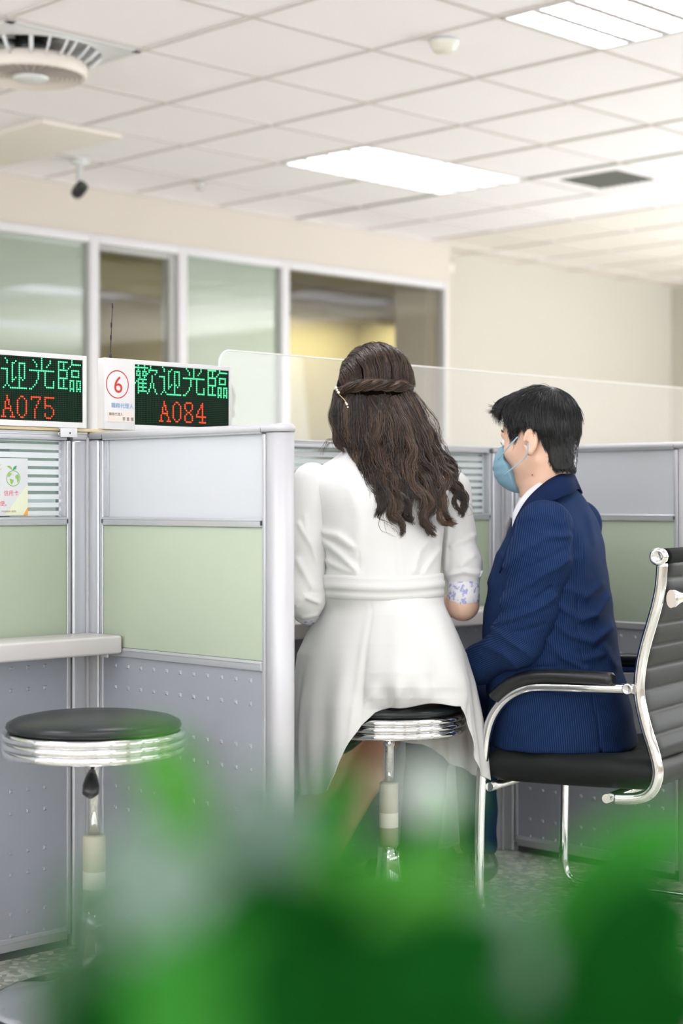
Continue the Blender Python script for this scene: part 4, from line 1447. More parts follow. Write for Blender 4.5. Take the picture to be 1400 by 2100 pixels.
# floral cuff: white cotton with lilac and blue sprigs
m = principled('floral_cotton', (0.85, 0.85, 0.88), 0.7)
tc = N(m, 'ShaderNodeTexCoord')
vo = N(m, 'ShaderNodeTexVoronoi', feature='F1'); vo.inputs['Scale'].default_value = 58
nz = N(m, 'ShaderNodeTexNoise'); nz.inputs['Scale'].default_value = 75; nz.inputs['Detail'].default_value = 3
mixv = N(m, 'ShaderNodeVectorMath', operation='MULTIPLY_ADD')
mixv.inputs[1].default_value = (0.03, 0.03, 0.03)
L(m, tc.outputs['Object'], nz.inputs['Vector'])
L(m, nz.outputs['Color'], mixv.inputs[0]); L(m, tc.outputs['Object'], mixv.inputs[2])
L(m, mixv.outputs[0], vo.inputs['Vector'])
cr = N(m, 'ShaderNodeValToRGB')
cr.color_ramp.elements[0].position = 0.30; cr.color_ramp.elements[0].color = (0.40, 0.42, 0.72, 1)
cr.color_ramp.elements[1].position = 0.46; cr.color_ramp.elements[1].color = (0.86, 0.86, 0.89, 1)
L(m, vo.outputs['Distance'], cr.inputs[0])
L(m, cr.outputs[0], bsdf(m).inputs['Base Color'])

# ---- shared anatomy
def frame_axes(yaw_dir, pitch):
    """F forward, Lf the person's left, U up; pitch > 0 looks down"""
    f = Vector((yaw_dir[0], yaw_dir[1], 0)).normalized()
    l = Vector((-f.y, f.x, 0))
    F_ = f * math.cos(pitch) - Vector((0, 0, 1)) * math.sin(pitch)
    U_ = Vector((0, 0, 1)) * math.cos(pitch) + f * math.sin(pitch)
    return F_, l, U_

def head_fn(c, ax, ear=True, sx=1.0):
    F_, Lf, U_ = ax
    def w(l, f, u): return c + Lf * (l * sx) + F_ * f + U_ * u
    A3 = (Lf, F_, U_)
    big = [Ell(w(0, -0.010, 0.020), (0.074 * sx, 0.094, 0.092), A3), Ell(w(0, 0.030, -0.045), (0.060 * sx, 0.060, 0.070), A3),
           Cap(w(0.046, -0.002, -0.070), w(0.004, 0.068, -0.110), 0.019, 0.020), Cap(w(-0.046, -0.002, -0.070), w(-0.004, 0.068, -0.110), 0.019, 0.020),
           Ell(w(0.034, 0.060, -0.040), (0.022, 0.022, 0.02), A3), Ell(w(-0.034, 0.060, -0.040), (0.022, 0.022, 0.02), A3),
           Ell(w(0, 0.076, 0.006), (0.046, 0.014, 0.012), A3)]
    small = [Cap(w(0, 0.088, -0.006), w(0, 0.108, -0.044), 0.007, 0.010), Ell(w(0.012, 0.096, -0.048), (0.008, 0.010, 0.007), A3), Ell(w(-0.012, 0.096, -0.048), (0.008, 0.010, 0.007), A3),
             Ell(w(0, 0.084, -0.070), (0.023, 0.012, 0.007), A3), Ell(w(0, 0.083, -0.079), (0.019, 0.012, 0.007), A3)]
    sock = [Ell(w(0.031, 0.094, -0.012), (0.016, 0.012, 0.010), A3), Ell(w(-0.031, 0.094, -0.012), (0.016, 0.012, 0.010), A3)]
    ears = []; holl = []
    if ear:
        for sg in (1, -1):
            e1 = (Lf * 0.80 * sg - F_ * 0.55).normalized()     # outward-back
            e2 = U_ * 0.97 - F_ * 0.2; e2.normalize()
            e3 = e1.cross(e2)
            ec = w(0.080 * sg, -0.010, -0.027)
            ears.append(Ell(ec, (0.0075, 0.0325, 0.019), (e1, e2, e3)))
            ears.append(Cap(w(0.073 * sg, 0.0, -0.052), w(0.078 * sg, -0.002, -0.055), 0.008))
            holl.append(Ell(ec + e1 * 0.0085 + e2 * 0.004 + F_ * 0.003, (0.0085, 0.023, 0.0125), (e1, e2, e3)))
            holl.append(Ell(w(0.082 * sg, 0.004, -0.030), (0.013, 0.005, 0.007), (e1, e2, e3)))
    fb = union(big, 0.022); fs = union(small, 0.008)
    def f(P):
        d = smin(fb(P), fs(P), 0.010)
        for q in sock: d = smax(d, -q(P), 0.008)
        if ears:
            de = smin(ears[0](P), ears[1](P), 0.006)
            de2 = smin(ears[2](P), ears[3](P), 0.006)
            for q in holl[:2]: de = smax(de, -q(P), 0.003)
            for q in holl[2:]: de2 = smax(de2, -q(P), 0.003)
            d = smin(d, np.minimum(de, de2), 0.004)
        return d
    return f, w

def hand_prims(wrist, d, palm_n, thumb_side, curl=0.5, sc=1.0):
    """wrist point, pointing direction, palm normal (towards the palm side), thumb side vector; returns capsules"""
    d = Vector(d).normalized(); n = Vector(palm_n); n = (n - d * n.dot(d)).normalized()
    t = d.cross(n); 
    if t.dot(Vector(thumb_side)) < 0: t = -t
    W = Vector(wrist); pr = []
    k = sc
    pr.append(Cap(W, W + d * 0.03 * k, 0.024 * k, 0.026 * k, n, 0.72))
    for off in (-0.026, -0.009, 0.009, 0.026):
        pr.append(Cap(W + d * 0.02 * k + t * off * 0.6 * k, W + d * 0.082 * k + t * off * k, 0.015 * k, 0.0115 * k, n, 0.95))
    lens = {0.026: (0.040, 0.024, 0.019), 0.009: (0.045, 0.028, 0.020), -0.009: (0.041, 0.026, 0.019), -0.026: (0.032, 0.020, 0.017)}
    for off, (l1, l2, l3) in lens.items():
        p = W + d * 0.084 * k + t * off * k
        a = curl * 0.45 + (0.03 - off) * 2
        spread = t * off * 1.5
        r_ = 0.0092 if off > -0.02 else 0.0080
        for seg, ln in enumerate((l1, l2, l3)):
            dd = (d * math.cos(a) + n * math.sin(a) + spread * 1.0).normalized()
            p2 = p + dd * ln * k
            pr.append(Cap(p, p2, r_ * k * (1 - 0.08 * seg), r_ * k * (1 - 0.08 * (seg + 1))))
            p = p2; a += curl * (0.75 if seg == 0 else 0.55)
    p0 = W + d * 0.022 * k + t * 0.020 * k
    p1 = p0 + (d * 0.6 + t * 0.7 + n * 0.35).normalized() * 0.042 * k
    p2 = p1 + (d * 0.85 + t * 0.35 + n * 0.3).normalized() * 0.032 * k
    p3 = p2 + (d * 0.95 + t * 0.05 + n * 0.3).normalized() * 0.026 * k
    pr += [Cap(p0, p1, 0.015 * k, 0.011 * k), Cap(p1, p2, 0.0105 * k, 0.0098 * k), Cap(p2, p3, 0.0098 * k, 0.008 * k)]
    return pr
def near_box(prims, lo, hi, k, far=0.5):
    """evaluate a fine union only near its box"""
    f = union(prims, k); lo = _v(lo); hi = _v(hi)
    def g(P):
        dd = np.sqrt((np.maximum(np.maximum(lo - P, P - hi), 0) ** 2).sum(1))
        m_ = dd < 0.03
        out = dd + 0.02
        if m_.any(): out[m_] = f(P[m_])
        return out
    return g
def bbox(prims, pad=0.03):
    pts = np.array([p for q in prims for p in (q.a, q.b)])
    return pts.min(0) - pad, pts.max(0) + pad

# ------------------------------------------------------------------ the woman in the white dress
rngW = np.random.default_rng(7)
WF = Vector((-0.4226, 0.9063, 0)); WR = Vector((0.9063, 0.4226, 0))
W_ROOT = tag(empty('person', (at(797, 1500, 4.19).x, 4.19, 0)), 'woman in a white dress with long wavy brown hair, seated on a stool', 'person')
def child(o):
    o.parent = W_ROOT if o.get('_m') is None else M_ROOT
    return o
def own(o, root, parent=None):
    """keep world-space vertices while parenting under a root that stands elsewhere"""
    o.parent = parent or root
    if parent is None:
        o.matrix_parent_inverse = Matrix.Translation(-root.location)
    return o

wHc = at(767, 812, 4.33)
wax = frame_axes((-0.50, 0.866), math.radians(22))
whead, ww = head_fn(wHc, wax, True, 0.96)
sL, eL, hL = at(640, 990, 4.18), at(628, 1236, 4.13), at(672, 1262, 4.40)
sR, eR, hR = at(925, 1005, 4.31), at(949, 1240, 4.27), at(872, 1252, 4.56)
neck0 = at(752, 935, 4.27)
kneeA, ankA = at(792, 1490, 4.60), at(655, 1782, 4.30)
kneeB, ankB = at(705, 1488, 4.52), at(590, 1790, 4.42)
hipA, hipB = at(835, 1420, 4.20), at(745, 1420, 4.16)
counter_z = 0.738
handL = hand_prims(Vector((hL.x, hL.y, counter_z + 0.024)), Vector((0.35, 0.93, 0.0)), (0, 0, -1), (1, -0.3, 0), 0.35, 0.88)
handR = hand_prims(Vector((hR.x, hR.y, counter_z + 0.024)), Vector((-0.45, 0.89, 0.0)), (0, 0, -1), (-1, -0.3, 0), 0.5, 0.88)
wr_L = Vector((hL.x, hL.y, counter_z + 0.026)); wr_R = Vector((hR.x, hR.y, counter_z + 0.026))
bodyW = union([Ell(at(785, 1390, 4.19), (0.155, 0.115, 0.11)), Cap(at(785, 1350, 4.18), at(783, 1210, 4.17), 0.115, 0.105, WF, 0.75),
               Cap(at(783, 1200, 4.17), at(781, 1040, 4.215), 0.115, 0.125, WF, 0.72), Cap(sL, sR, 0.040, 0.040), Cap(at(775, 985, 4.23), neck0, 0.085, 0.050, WF, 0.75),
               Cap(neck0, ww(0, -0.02, -0.055), 0.046, 0.046),
               Cap(sL, eL, 0.038, 0.033), Cap(eL, wr_L, 0.034, 0.020), Cap(sR, eR, 0.037, 0.033), Cap(eR, wr_R, 0.035, 0.020),
               Cap(hipA, kneeA, 0.080, 0.052), Cap(hipB, kneeB, 0.080, 0.052)], 0.03)
legs = union([Cap(kneeA, kneeA.lerp(ankA, 0.35) + Vector((0, -0.012, 0)), 0.048, 0.052), Cap(kneeA.lerp(ankA, 0.35) + Vector((0, -0.012, 0)), ankA, 0.052, 0.030),
              Cap(kneeB, kneeB.lerp(ankB, 0.35) + Vector((0, -0.012, 0)), 0.048, 0.052), Cap(kneeB.lerp(ankB, 0.35) + Vector((0, -0.012, 0)), ankB, 0.052, 0.030),
              Cap(ankA, ankA + Vector((-0.07, 0.07, -0.065)), 0.028, 0.022), Cap(ankA + Vector((-0.07, 0.07, -0.065)), ankA + Vector((-0.12, 0.12, -0.075)), 0.024, 0.014),
              Cap(ankB, ankB + Vector((-0.06, 0.08, -0.065)), 0.028, 0.022), Cap(ankB + Vector((-0.06, 0.08, -0.065)), ankB + Vector((-0.10, 0.13, -0.075)), 0.024, 0.014)], 0.02)
hl = near_box(handL, *bbox(handL), 0.006); hr = near_box(handR, *bbox(handR), 0.006)
def fW(P):
    d = bodyW(P)
    d = smin(d, legs(P), 0.02)
    d = smin(d, whead(P), 0.02)
    d = np.minimum(d, 1.0)
    d = smin(d, hl(P), 0.010); d = smin(d, hr(P), 0.010)
    return d
own(sdf_object('body', fW, (-0.40, 3.95, 0.0), (0.52, 4.95, 1.46), 0.0045, 'skin_woman'), W_ROOT)

# bodice
px = lambda x, d: (x - 700) / 3482 * d
WK = [(0.800, px(785, 4.17), 4.170, 0.105, 0.150), (0.8715, px(784, 4.17), 4.170, 0.100, 0.148), (0.926, px(783, 4.18), 4.180, 0.102, 0.154), (0.980, px(783, 4.19), 4.190, 0.108, 0.160),
      (1.046, px(782, 4.20), 4.205, 0.112, 0.168), (1.090, px(780, 4.22), 4.220, 0.106, 0.166), (1.125, px(775, 4.23), 4.235, 0.088, 0.145), (1.148, px(768, 4.25), 4.250, 0.072, 0.105), (1.172, px(757, 4.26), 4.262, 0.058, 0.064)]
loftW = Loft(WK, WF, WR, 2.25)
shW = union([Cap(sL + Vector((0.01, 0, -0.012)), at(755, 945, 4.26), 0.042, 0.036), Cap(sR + Vector((-0.012, 0, -0.012)), at(765, 945, 4.27), 0.042, 0.036)], 0.01)
foldW = Folds([([(655, 1092), (690, 1098), (722, 1120)], 9, 0.006), ([(658, 1108), (700, 1140), (728, 1168)], 7, 0.005), ([(664, 1150), (700, 1165), (735, 1176)], 6, 0.003),
               ([(735, 1130), (735, 1176)], 2.2, -0.0022), ([(645, 1010), (650, 1060), (656, 1100)], 4, -0.004), ([(895, 1090), (860, 1130), (850, 1170)], 9, 0.004),
               ([(905, 1130), (880, 1160), (870, 1176)], 6, 0.003), ([(720, 1000), (735, 1060), (732, 1130)], 14, 0.003), ([(662, 1130), (668, 1165)], 4, -0.003),
               ([(818, 1100), (822, 1172)], 9, 0.002), ([(912, 1040), (908, 1100)], 3, -0.003)], 4.10, 4.2)
def fBod(P):
    d = smin(loftW(P), shW(P), 0.035)
    d = smax(d, -Cap(at(750, 940, 4.275), at(748, 880, 4.30), 0.047, 0.058)(P), 0.006)
    d = smax(d, 0.802 - P[:, 2], 0.004)
    return d + foldW(P)
own(sdf_object('dress_bodice', fBod, (-0.24, 4.03, 0.79), (0.42, 4.42, 1.20), 0.0035, 'white_cloth'), W_ROOT)
# sleeves
def sleeve_piece(name, fn, lo, hi, mat='white_cloth', h=0.003, **kw):
    return own(sdf_object(name, fn, lo, hi, h, mat, **kw), W_ROOT)
sl = union([Cap(sL, at(632, 1110, 4.15), 0.050, 0.047), Cap(at(632, 1110, 4.15), at(625, 1225, 4.12), 0.047, 0.047), Cap(at(625, 1225, 4.12), at(633, 1238, 4.19), 0.048, 0.044)], 0.02)
fsl = Folds([([(612, 1075), (640, 1120), (650, 1150)], 6, 0.003), ([(655, 1235), (625, 1222), (606, 1240)], 5, 0.005), ([(610, 1150), (640, 1200)], 7, 0.003), ([(660, 1215), (635, 1212), (618, 1222)], 4, -0.003),
             ([(625, 1060), (628, 1090)], 6, 0.002), ([(620, 1268), (650, 1262)], 5, 0.003)], 4.1, 4.2)
o = sleeve_piece('sleeve', lambda P: sl(P) + fsl(P), (-0.2, 4.03, 0.70), (0.02, 4.30, 1.17)); o['label'] = 'left dress sleeve'
cufL0, cufL1 = at(634, 1246, 4.17), at(650, 1252, 4.27)
sleeve_piece('floral_cuff', union([Cap(cufL0, cufL1, 0.0445, 0.043)], 0.01), (-0.2, 4.1, 0.68), (0.05, 4.34, 0.86), 'floral_cotton')
sr = union([Cap(sR, at(937, 1090, 4.29), 0.051, 0.043), Cap(at(937, 1090, 4.29), at(948, 1158, 4.275), 0.043, 0.046), Cap(at(948, 1158, 4.275), at(950, 1186, 4.27), 0.046, 0.041)], 0.02)
fsr = Folds([([(918, 1180), (950, 1172), (984, 1178)], 6, 0.005), ([(925, 1120), (960, 1105), (975, 1100)], 6, 0.003), ([(920, 1085), (915, 1130), (912, 1170)], 5, 0.003), ([(972, 1140), (945, 1160)], 6, 0.003), ([(950, 1030), (960, 1070)], 7, 0.002)], 4.22, 4.3)
o = sleeve_piece('sleeve', lambda P: sr(P) + fsr(P), (0.18, 4.18, 0.82), (0.42, 4.42, 1.16)); o['label'] = 'right dress sleeve'
m_ = MB()
cc = at(950, 1186, 4.27); cd = at(950, 1236, 4.27)
prof = []
K_ = 40
rings = []
for zi, (zz, rr) in enumerate([(cc.z + 0.006, 0.0385), (cc.z + 0.010, 0.0425), (cc.z + 0.002, 0.0415), (cc.z - 0.006, 0.0408), (cd.z + 0.02, 0.0412), (cd.z, 0.0415), (cd.z - 0.001, 0.0405), (cd.z + 0.01, 0.0385)]):
    rings.append(m_.addv([(cc.x + (rr + (0.0018 * math.sin(9 * t) if zi in (0, 1, 2) else 0.0005 * math.sin(4 * t))) * math.cos(t), cc.y + rr * math.sin(t), zz + (0.0025 * math.sin(7 * t + 1) if zi in (1, 2) else 0) + 0.004 * math.cos(t)) for t in [2 * PI * k / K_ for k in range(K_)]]))
for a_, b_ in zip(rings[:-1], rings[1:]):
    for k in range(K_): m_.face((a_ + k, b_ + k, b_ + (k + 1) % K_, a_ + (k + 1) % K_), True)
own(m_.build('floral_cuff', 'floral_cotton'), W_ROOT)
m_ = MB()
m_.tube([at(978, 1184, 4.25), at(984, 1178, 4.245), at(989, 1171, 4.245), at(986, 1180, 4.25)], [0.006, 0.006, 0.002, 0.001], 8); own(m_.build('cuff_frill', 'floral_cotton'), W_ROOT)
# belt, three soft layers
m_ = MB()
K_ = 120
rings = []
prof = [(0.8135, 0.0), (0.813, 0.0065), (0.826, 0.0075), (0.8355, 0.0068), (0.8365, 0.0095), (0.851, 0.0100), (0.8525, 0.0070), (0.862, 0.0082), (0.8700, 0.0070), (0.8712, 0.0)]
for zz, g in prof:
    cx, cy, r1, r2 = [float(q) for q in loftW.at(np.array([zz]))]
    ring = []
    for k in range(K_):
        t = 2 * PI * k / K_
        ct, st = math.cos(t), math.sin(t)
        q = (abs(ct) ** 2.25 + abs(st) ** 2.25) ** (-1 / 2.25)
        u_ = ct * q * (r1 + g); v_ = st * q * (r2 + g)
        w_ = 0.0022 * math.sin(3 * t + 1.0) * (1 if 0.814 < zz < 0.87 else 0.6)
        ring.append((cx + WF.x * u_ + WR.x * v_, cy + WF.y * u_ + WR.y * v_, zz + w_))
    rings.append(m_.addv(ring))
for a_, b_ in zip(rings[:-1], rings[1:]):
    for k in range(K_): m_.face((a_ + k, a_ + (k + 1) % K_, b_ + (k + 1) % K_, b_ + k), True)
own(m_.build('belt', 'white_cloth'), W_ROOT)
# skirt, draped over the stool
SX, SY = at(797, 1500, 4.19).x, 4.19
hem_t = [-180, -150, -115, -85, -62, -48, -40, -33, -27, -20, -12, 0, 20, 40, 54, 62, 70, 80, 92, 110, 140, 160, 180]
hem_y = [1512, 1530, 1580, 1622, 1630, 1634, 1622, 1585, 1530, 1488, 1464, 1452, 1448, 1444, 1446, 1475, 1540, 1585, 1597, 1592, 1566, 1526, 1512]
nphi, nz = 540, 110
def silh(y, side):
    ys = [1215, 1260, 1300, 1340, 1400, 1450, 1520, 1600, 1640]
    xl = [668, 651, 630, 612, 603, 598, 598, 604, 612]
    xr = [903, 920, 937, 953, 968, 975, 984, 991, 994]
    return np.interp(y, ys, xl if side < 0 else xr)
m_ = MB()
rows = []
top_z = 0.818
wc = [float(q) for q in loftW.at(np.array([top_z]))]
for i in range(nz + 1):
    s = i / nz
    row = []
    for k in range(nphi):
        phi = -180 + 360 * k / nphi
        ph = math.radians(phi)
        y_end = np.interp(phi, hem_t, hem_y) + 3.0 * math.sin(ph * 9)
        yy = 1216 + (y_end - 1216) * s
        dxr, dyr = math.sin(ph), -math.cos(ph)
        Drow = SY
        # waist ellipse radius in this direction
        u_ = dxr * WF.x + dyr * WF.y; v_ = dxr * WR.x + dyr * WR.y
        rw = 1 / ((abs(u_) / (wc[2] + 0.006)) ** 2.25 + (abs(v_) / (wc[3] + 0.006)) ** 2.25) ** (1 / 2.25)
        # side silhouettes
        xs = silh(yy, -1 if dxr < 0 else 1)
        rs = abs((xs - 797) / 3482 * SY) 
        # back: over the seat; front: over the thighs
        fy = (yy - 1216) / 250
        mk_ = (1 - 1 / (1 + math.exp((phi + 16) / 3.5))) * (1 - 1 / (1 + math.exp(-(phi - 60) / 7)))
        rb = mk_ * np.interp(yy, [1216, 1260, 1320, 1380, 1410, 1432, 1455], [0.128, 0.150, 0.176, 0.194, 0.196, 0.186, 0.160]) + (1 - mk_) * np.interp(yy, [1216, 1260, 1320, 1380, 1450, 1560, 1640], [0.128, 0.150, 0.178, 0.198, 0.216, 0.232, 0.236])
        rf = np.interp(yy, [1216, 1260, 1340, 1400, 1450, 1600], [0.10, 0.18, 0.26, 0.285, 0.285, 0.27])
        c2 = dxr * dxr
        rbf = rb if dyr < 0 else rf
        p_ = 2.2
        r_full = 1 / ((abs(dxr) / rs) ** p_ + (abs(dyr) / rbf) ** p_) ** (1 / p_)
        bl = min(1.0, max(0.0, (yy - 1216) / 46)) 
        bl = bl * bl * (3 - 2 * bl)
        ex = px(797 - 12 * (1 - min(1, (yy - 1216) / 100.0)), SY)
        r_ = rw * (1 - bl) + r_full * bl if bl < 1 else r_full
        # folds
        side = abs(dxr) ** 1.5
        g = min(1.0, (yy - 1216) / 260.0)
        drape = max(0.0, min(1.0, (yy - 1330) / 160.0))
        left = 1 / (1 + math.exp((phi + 24) / 4))
        right = 1 / (1 + math.exp(-(phi - 62) / 5))
        fr = 0.0022 * math.sin(17 * ph + 1.2 * math.sin(3 * ph)) * g + 0.0050 * math.sin(8 * ph + 0.7 + s * 0.8) * g * (0.4 + side)
        fr += (left + right) * drape * (0.009 * math.sin(9 * ph + 1.6 * math.sin(2.3 * ph + 1) + 0.5 * s) + 0.004 * math.sin(23 * ph + 2.5 * math.sin(5 * ph)) * s)
        mid = (1 - left) * (1 - right) if dyr < 0 else 0
        bul = math.exp(-((yy - 1400) / 42) ** 2)
        fr += mid * (0.009 * bul * math.sin(6 * ph + 1.0) + 0.007 * math.exp(-((yy - 1425) / 20) ** 2) * math.sin(14 * ph + 2.0 * math.sin(4 * ph)))
        # the long seam fold from the waist down the back left
        fr += 0.004 * math.exp(-((phi + 20 + s * 5) / 2.2) ** 2) * g - 0.003 * math.exp(-((phi + 16 + s * 5) / 1.6) ** 2) * g
        r_ += fr
        cxo = (wc[0] - SX) * (1 - bl); cyo = (wc[1] - SY) * (1 - bl)
        X = SX + cxo + dxr * r_; Y = SY + cyo + dyr * r_
        Z = 1.05 - (yy - 1027) / 3482 * (Y if s > 0.15 else SY + (Y - SY) * s / 0.15)
        row.append((X, Y, Z))
    rows.append(m_.addv(row))
for a_, b_ in zip(rows[:-1], rows[1:]):
    for k in range(nphi): m_.face((a_ + k, b_ + k, b_ + (k + 1) % nphi, a_ + (k + 1) % nphi), True)
o = own(m_.build('dress_skirt', 'white_cloth'), W_ROOT)
md = o.modifiers.new('thickness', 'SOLIDIFY'); md.thickness = 0.0022; md.offset = -1
# collar
m_ = MB()
rings = []
K_ = 48
for (zz, rr) in ((1.160, 0.060), (1.182, 0.056), (1.196, 0.0545), (1.194, 0.0505), (1.165, 0.052)):
    c_ = at(752, 945, 4.275)
    rings.append(m_.addv([(c_.x + rr * 1.08 * math.cos(t), c_.y + rr * math.sin(t), zz - 0.012 * math.sin(t)) for t in [2 * PI * k / K_ for k in range(K_)]]))
for a_, b_ in zip(rings[:-1], rings[1:]):
    for k in range(K_): m_.face((a_ + k, a_ + (k + 1) % K_, b_ + (k + 1) % K_, b_ + k), True)
own(m_.build('dress_collar', 'white_cloth'), W_ROOT)
# shoes
for nm, ank, tdir in (('shoe', ankA, Vector((-0.70, 0.70, 0))), ('shoe', ankB, Vector((-0.58, 0.80, 0)))):
    tip = Vector((ank.x, ank.y, 0)) + tdir * 0.17
    pr = union([Cap(Vector((ank.x, ank.y, 0.062)) - tdir * 0.01, Vector((ank.x, ank.y, 0.035)) + tdir * 0.10, 0.034, 0.034), Cap(Vector((ank.x, ank.y, 0.030)) + tdir * 0.10, tip + Vector((0, 0, 0.018)), 0.032, 0.014)], 0.02)
    heel = Cap(Vector((ank.x, ank.y, 0.05)) - tdir * 0.028, Vector((ank.x, ank.y, 0.008)) - tdir * 0.030, 0.018, 0.007)
    hole = Cap(Vector((ank.x, ank.y, 0.13)) + tdir * 0.02, Vector((ank.x, ank.y, 0.075)) + tdir * 0.05, 0.033, 0.030)
    fn = lambda P, pr=pr, heel=heel, hole=hole: smax(smax(smin(pr(P), heel(P), 0.008), -hole(P), 0.004), 0.002 - P[:, 2], 0.002)
    own(sdf_object('shoe', fn, (ank.x - 0.22, ank.y - 0.1, -0.01), (ank.x + 0.1, ank.y + 0.24, 0.14), 0.004, 'beige_shoe'), W_ROOT)

# ---- her hair
hF, hLf, hU = wax
HCc = at(767, 802, 4.325)
shell = Ell(HCc, (0.090, 0.104, 0.098), (hLf, Vector((WF.x, WF.y, 0)), Vector((0, 0, 1))))
Dk = lambda y: float(np.interp(y, [780, 830, 880, 930, 975, 1020, 1060, 1110], [4.222, 4.212, 4.195, 4.165, 4.115, 4.088, 4.078, 4.085]))
def gpt(x, y, extra=0.0):
    cx = 775 + (y - 800) * 0.12
    curve = ((x - cx) / 100.0) ** 2 * 0.045
    return at(x, y, Dk(y) + curve + extra)
core = [shell, Ell(ww(0, -0.030, -0.05), (0.066, 0.050, 0.075))]
for (p0, p1, r0, r1) in [((735, 830), (755, 960), 0.035, 0.022), ((775, 830), (790, 990), 0.050, 0.034), ((805, 840), (840, 985), 0.040, 0.034), ((725, 840), (735, 920), 0.03, 0.018),
                         ((830, 860), (880, 970), 0.022, 0.022), ((788, 980), (800, 1030), 0.030, 0.012), ((850, 970), (870, 1020), 0.026, 0.010), ((880, 960), (915, 995), 0.018, 0.010)]:
    core.append(Cap(gpt(*p0, 0.058), gpt(*p1, 0.030), r0 * 0.9, r1 * 0.7, (0, 1, 0), 0.45))
fcore = union(core, 0.02)
facecut = Ell(ww(0, 0.075, -0.045), (0.072, 0.07, 0.105), (hLf, hF, hU))
o = own(sdf_object('hair', lambda P: smax(fcore(P), -facecut(P), 0.01), (-0.12, 4.02, 1.0), (0.42, 4.50, 1.45), 0.005, 'dark_hair_base'), W_ROOT)
hair_root = o
GUIDES = [
 (8, 0.008, [(690, 800), (682, 850), (688, 895), (702, 930)]),
 (10, 0.011, [(702, 805), (702, 860), (714, 905), (736, 942), (748, 960)]),
 (10, 0.010, [(694, 810), (690, 860), (700, 900), (716, 925)]),
 (13, 0.013, [(718, 808), (714, 870), (726, 920), (738, 950), (734, 985), (746, 1003), (765, 1012)]),
 (15, 0.015, [(735, 810), (740, 870), (745, 930), (752, 975), (772, 1010), (782, 1045), (768, 1070), (780, 1093), (797, 1110)]),
 (12, 0.011, [(745, 812), (752, 880), (765, 940), (775, 990), (790, 1020), (786, 1048), (764, 1043), (743, 1053)]),
 (15, 0.014, [(760, 812), (770, 880), (766, 930), (785, 985), (800, 1030), (803, 1060), (820, 1073), (826, 1090)]),
 (18, 0.018, [(775, 812), (787, 860), (774, 915), (795, 960), (812, 1000), (815, 1040), (806, 1066)]),
 (18, 0.018, [(790, 815), (803, 860), (814, 910), (800, 960), (828, 1000), (842, 1035), (836, 1060)]),
 (16, 0.015, [(800, 815), (826, 870), (840, 920), (832, 970), (852, 1010), (870, 1040), (866, 1066), (884, 1094)]),
 (14, 0.013, [(812, 812), (838, 860), (860, 910), (855, 960), (880, 1000), (889, 1035), (878, 1065), (892, 1095)]),
 (12, 0.012, [(822, 808), (850, 860), (872, 910), (885, 950), (900, 985), (903, 1030), (910, 1058), (934, 1078)]),
 (10, 0.010, [(832, 805), (855, 850), (880, 900), (900, 945), (918, 980), (905, 1020), (912, 1048), (930, 1066)]),
 (11, 0.011, [(838, 800), (862, 850), (885, 895), (905, 935), (932, 958), (926, 990), (938, 1012), (952, 1036), (941, 1060)]),
 (10, 0.010, [(835, 802), (858, 850), (878, 900), (895, 940), (920, 972), (936, 996), (948, 1018), (944, 1046)]),
 (14, 0.014, [(780, 812), (792, 870), (800, 930), (815, 975), (832, 1010), (835, 1045), (852, 1076)]),
 (13, 0.012, [(750, 812), (746, 870), (757, 930), (766, 985), (778, 1030), (770, 1055), (792, 1092)]),
 (12, 0.013, [(725, 812), (728, 870), (732, 925), (748, 965), (756, 995), (745, 1015)]),
 (14, 0.015, [(765, 830), (760, 900), (778, 950), (788, 1000), (805, 1040)]),
 (14, 0.015, [(808, 830), (820, 890), (818, 940), (845, 985), (860, 1020), (856, 1045)]),
 (12, 0.013, [(785, 825), (770, 870), (752, 905), (768, 950), (800, 985), (818, 1020)]),
 (12, 0.012, [(820, 830), (842, 885), (858, 935), (880, 965), (893, 1010), (886, 1040)]),
 (16, 0.017, [(778, 815), (800, 850), (806, 890), (812, 925), (826, 960), (850, 1000)]),
 (16, 0.017, [(800, 812), (790, 850), (796, 900), (784, 945), (800, 990), (822, 1030)]),
 (14, 0.015, [(758, 815), (780, 850), (800, 880), (818, 915), (806, 960), (812, 1005)]),
 (14, 0.014, [(818, 812), (812, 855), (828, 895), (846, 940), (842, 980), (866, 1015)]),
 (12, 0.012, [(740, 825), (752, 890), (742, 945), (760, 985), (790, 1030), (795, 1050)]),
]
GUIDES += [
 (8, 0.0075, [(776, 985), (788, 1012), (772, 1036), (752, 1040), (742, 1050), (756, 1064), (776, 1072), (790, 1092), (798, 1112)]),
 (7, 0.0060, [(768, 1005), (784, 1030), (768, 1048), (764, 1068), (782, 1086), (789, 1108)]),
 (6, 0.0045, [(800, 1000), (812, 1035), (806, 1056), (822, 1070), (830, 1090), (818, 1098)]),
 (9, 0.0085, [(846, 985), (866, 1008), (888, 1026), (878, 1052), (866, 1072), (876, 1088), (896, 1096)]),
 (6, 0.0050, [(862, 1000), (884, 1030), (872, 1052), (868, 1070), (884, 1096)]),
 (8, 0.0065, [(880, 980), (902, 1002), (912, 1030), (898, 1050), (906, 1068), (936, 1078)]),
 (9, 0.0085, [(906, 950), (930, 966), (922, 990), (938, 1008), (956, 1022), (948, 1044), (942, 1062)]),
 (7, 0.0060, [(915, 965), (930, 985), (944, 1002), (934, 1030), (944, 1055)]),
 (6, 0.0050, [(742, 965), (736, 990), (746, 1008), (764, 1016), (770, 1034)]),
 (6, 0.0045, [(820, 1010), (838, 1035), (828, 1052), (842, 1068), (850, 1060)]),
]
allp = []; tones = []
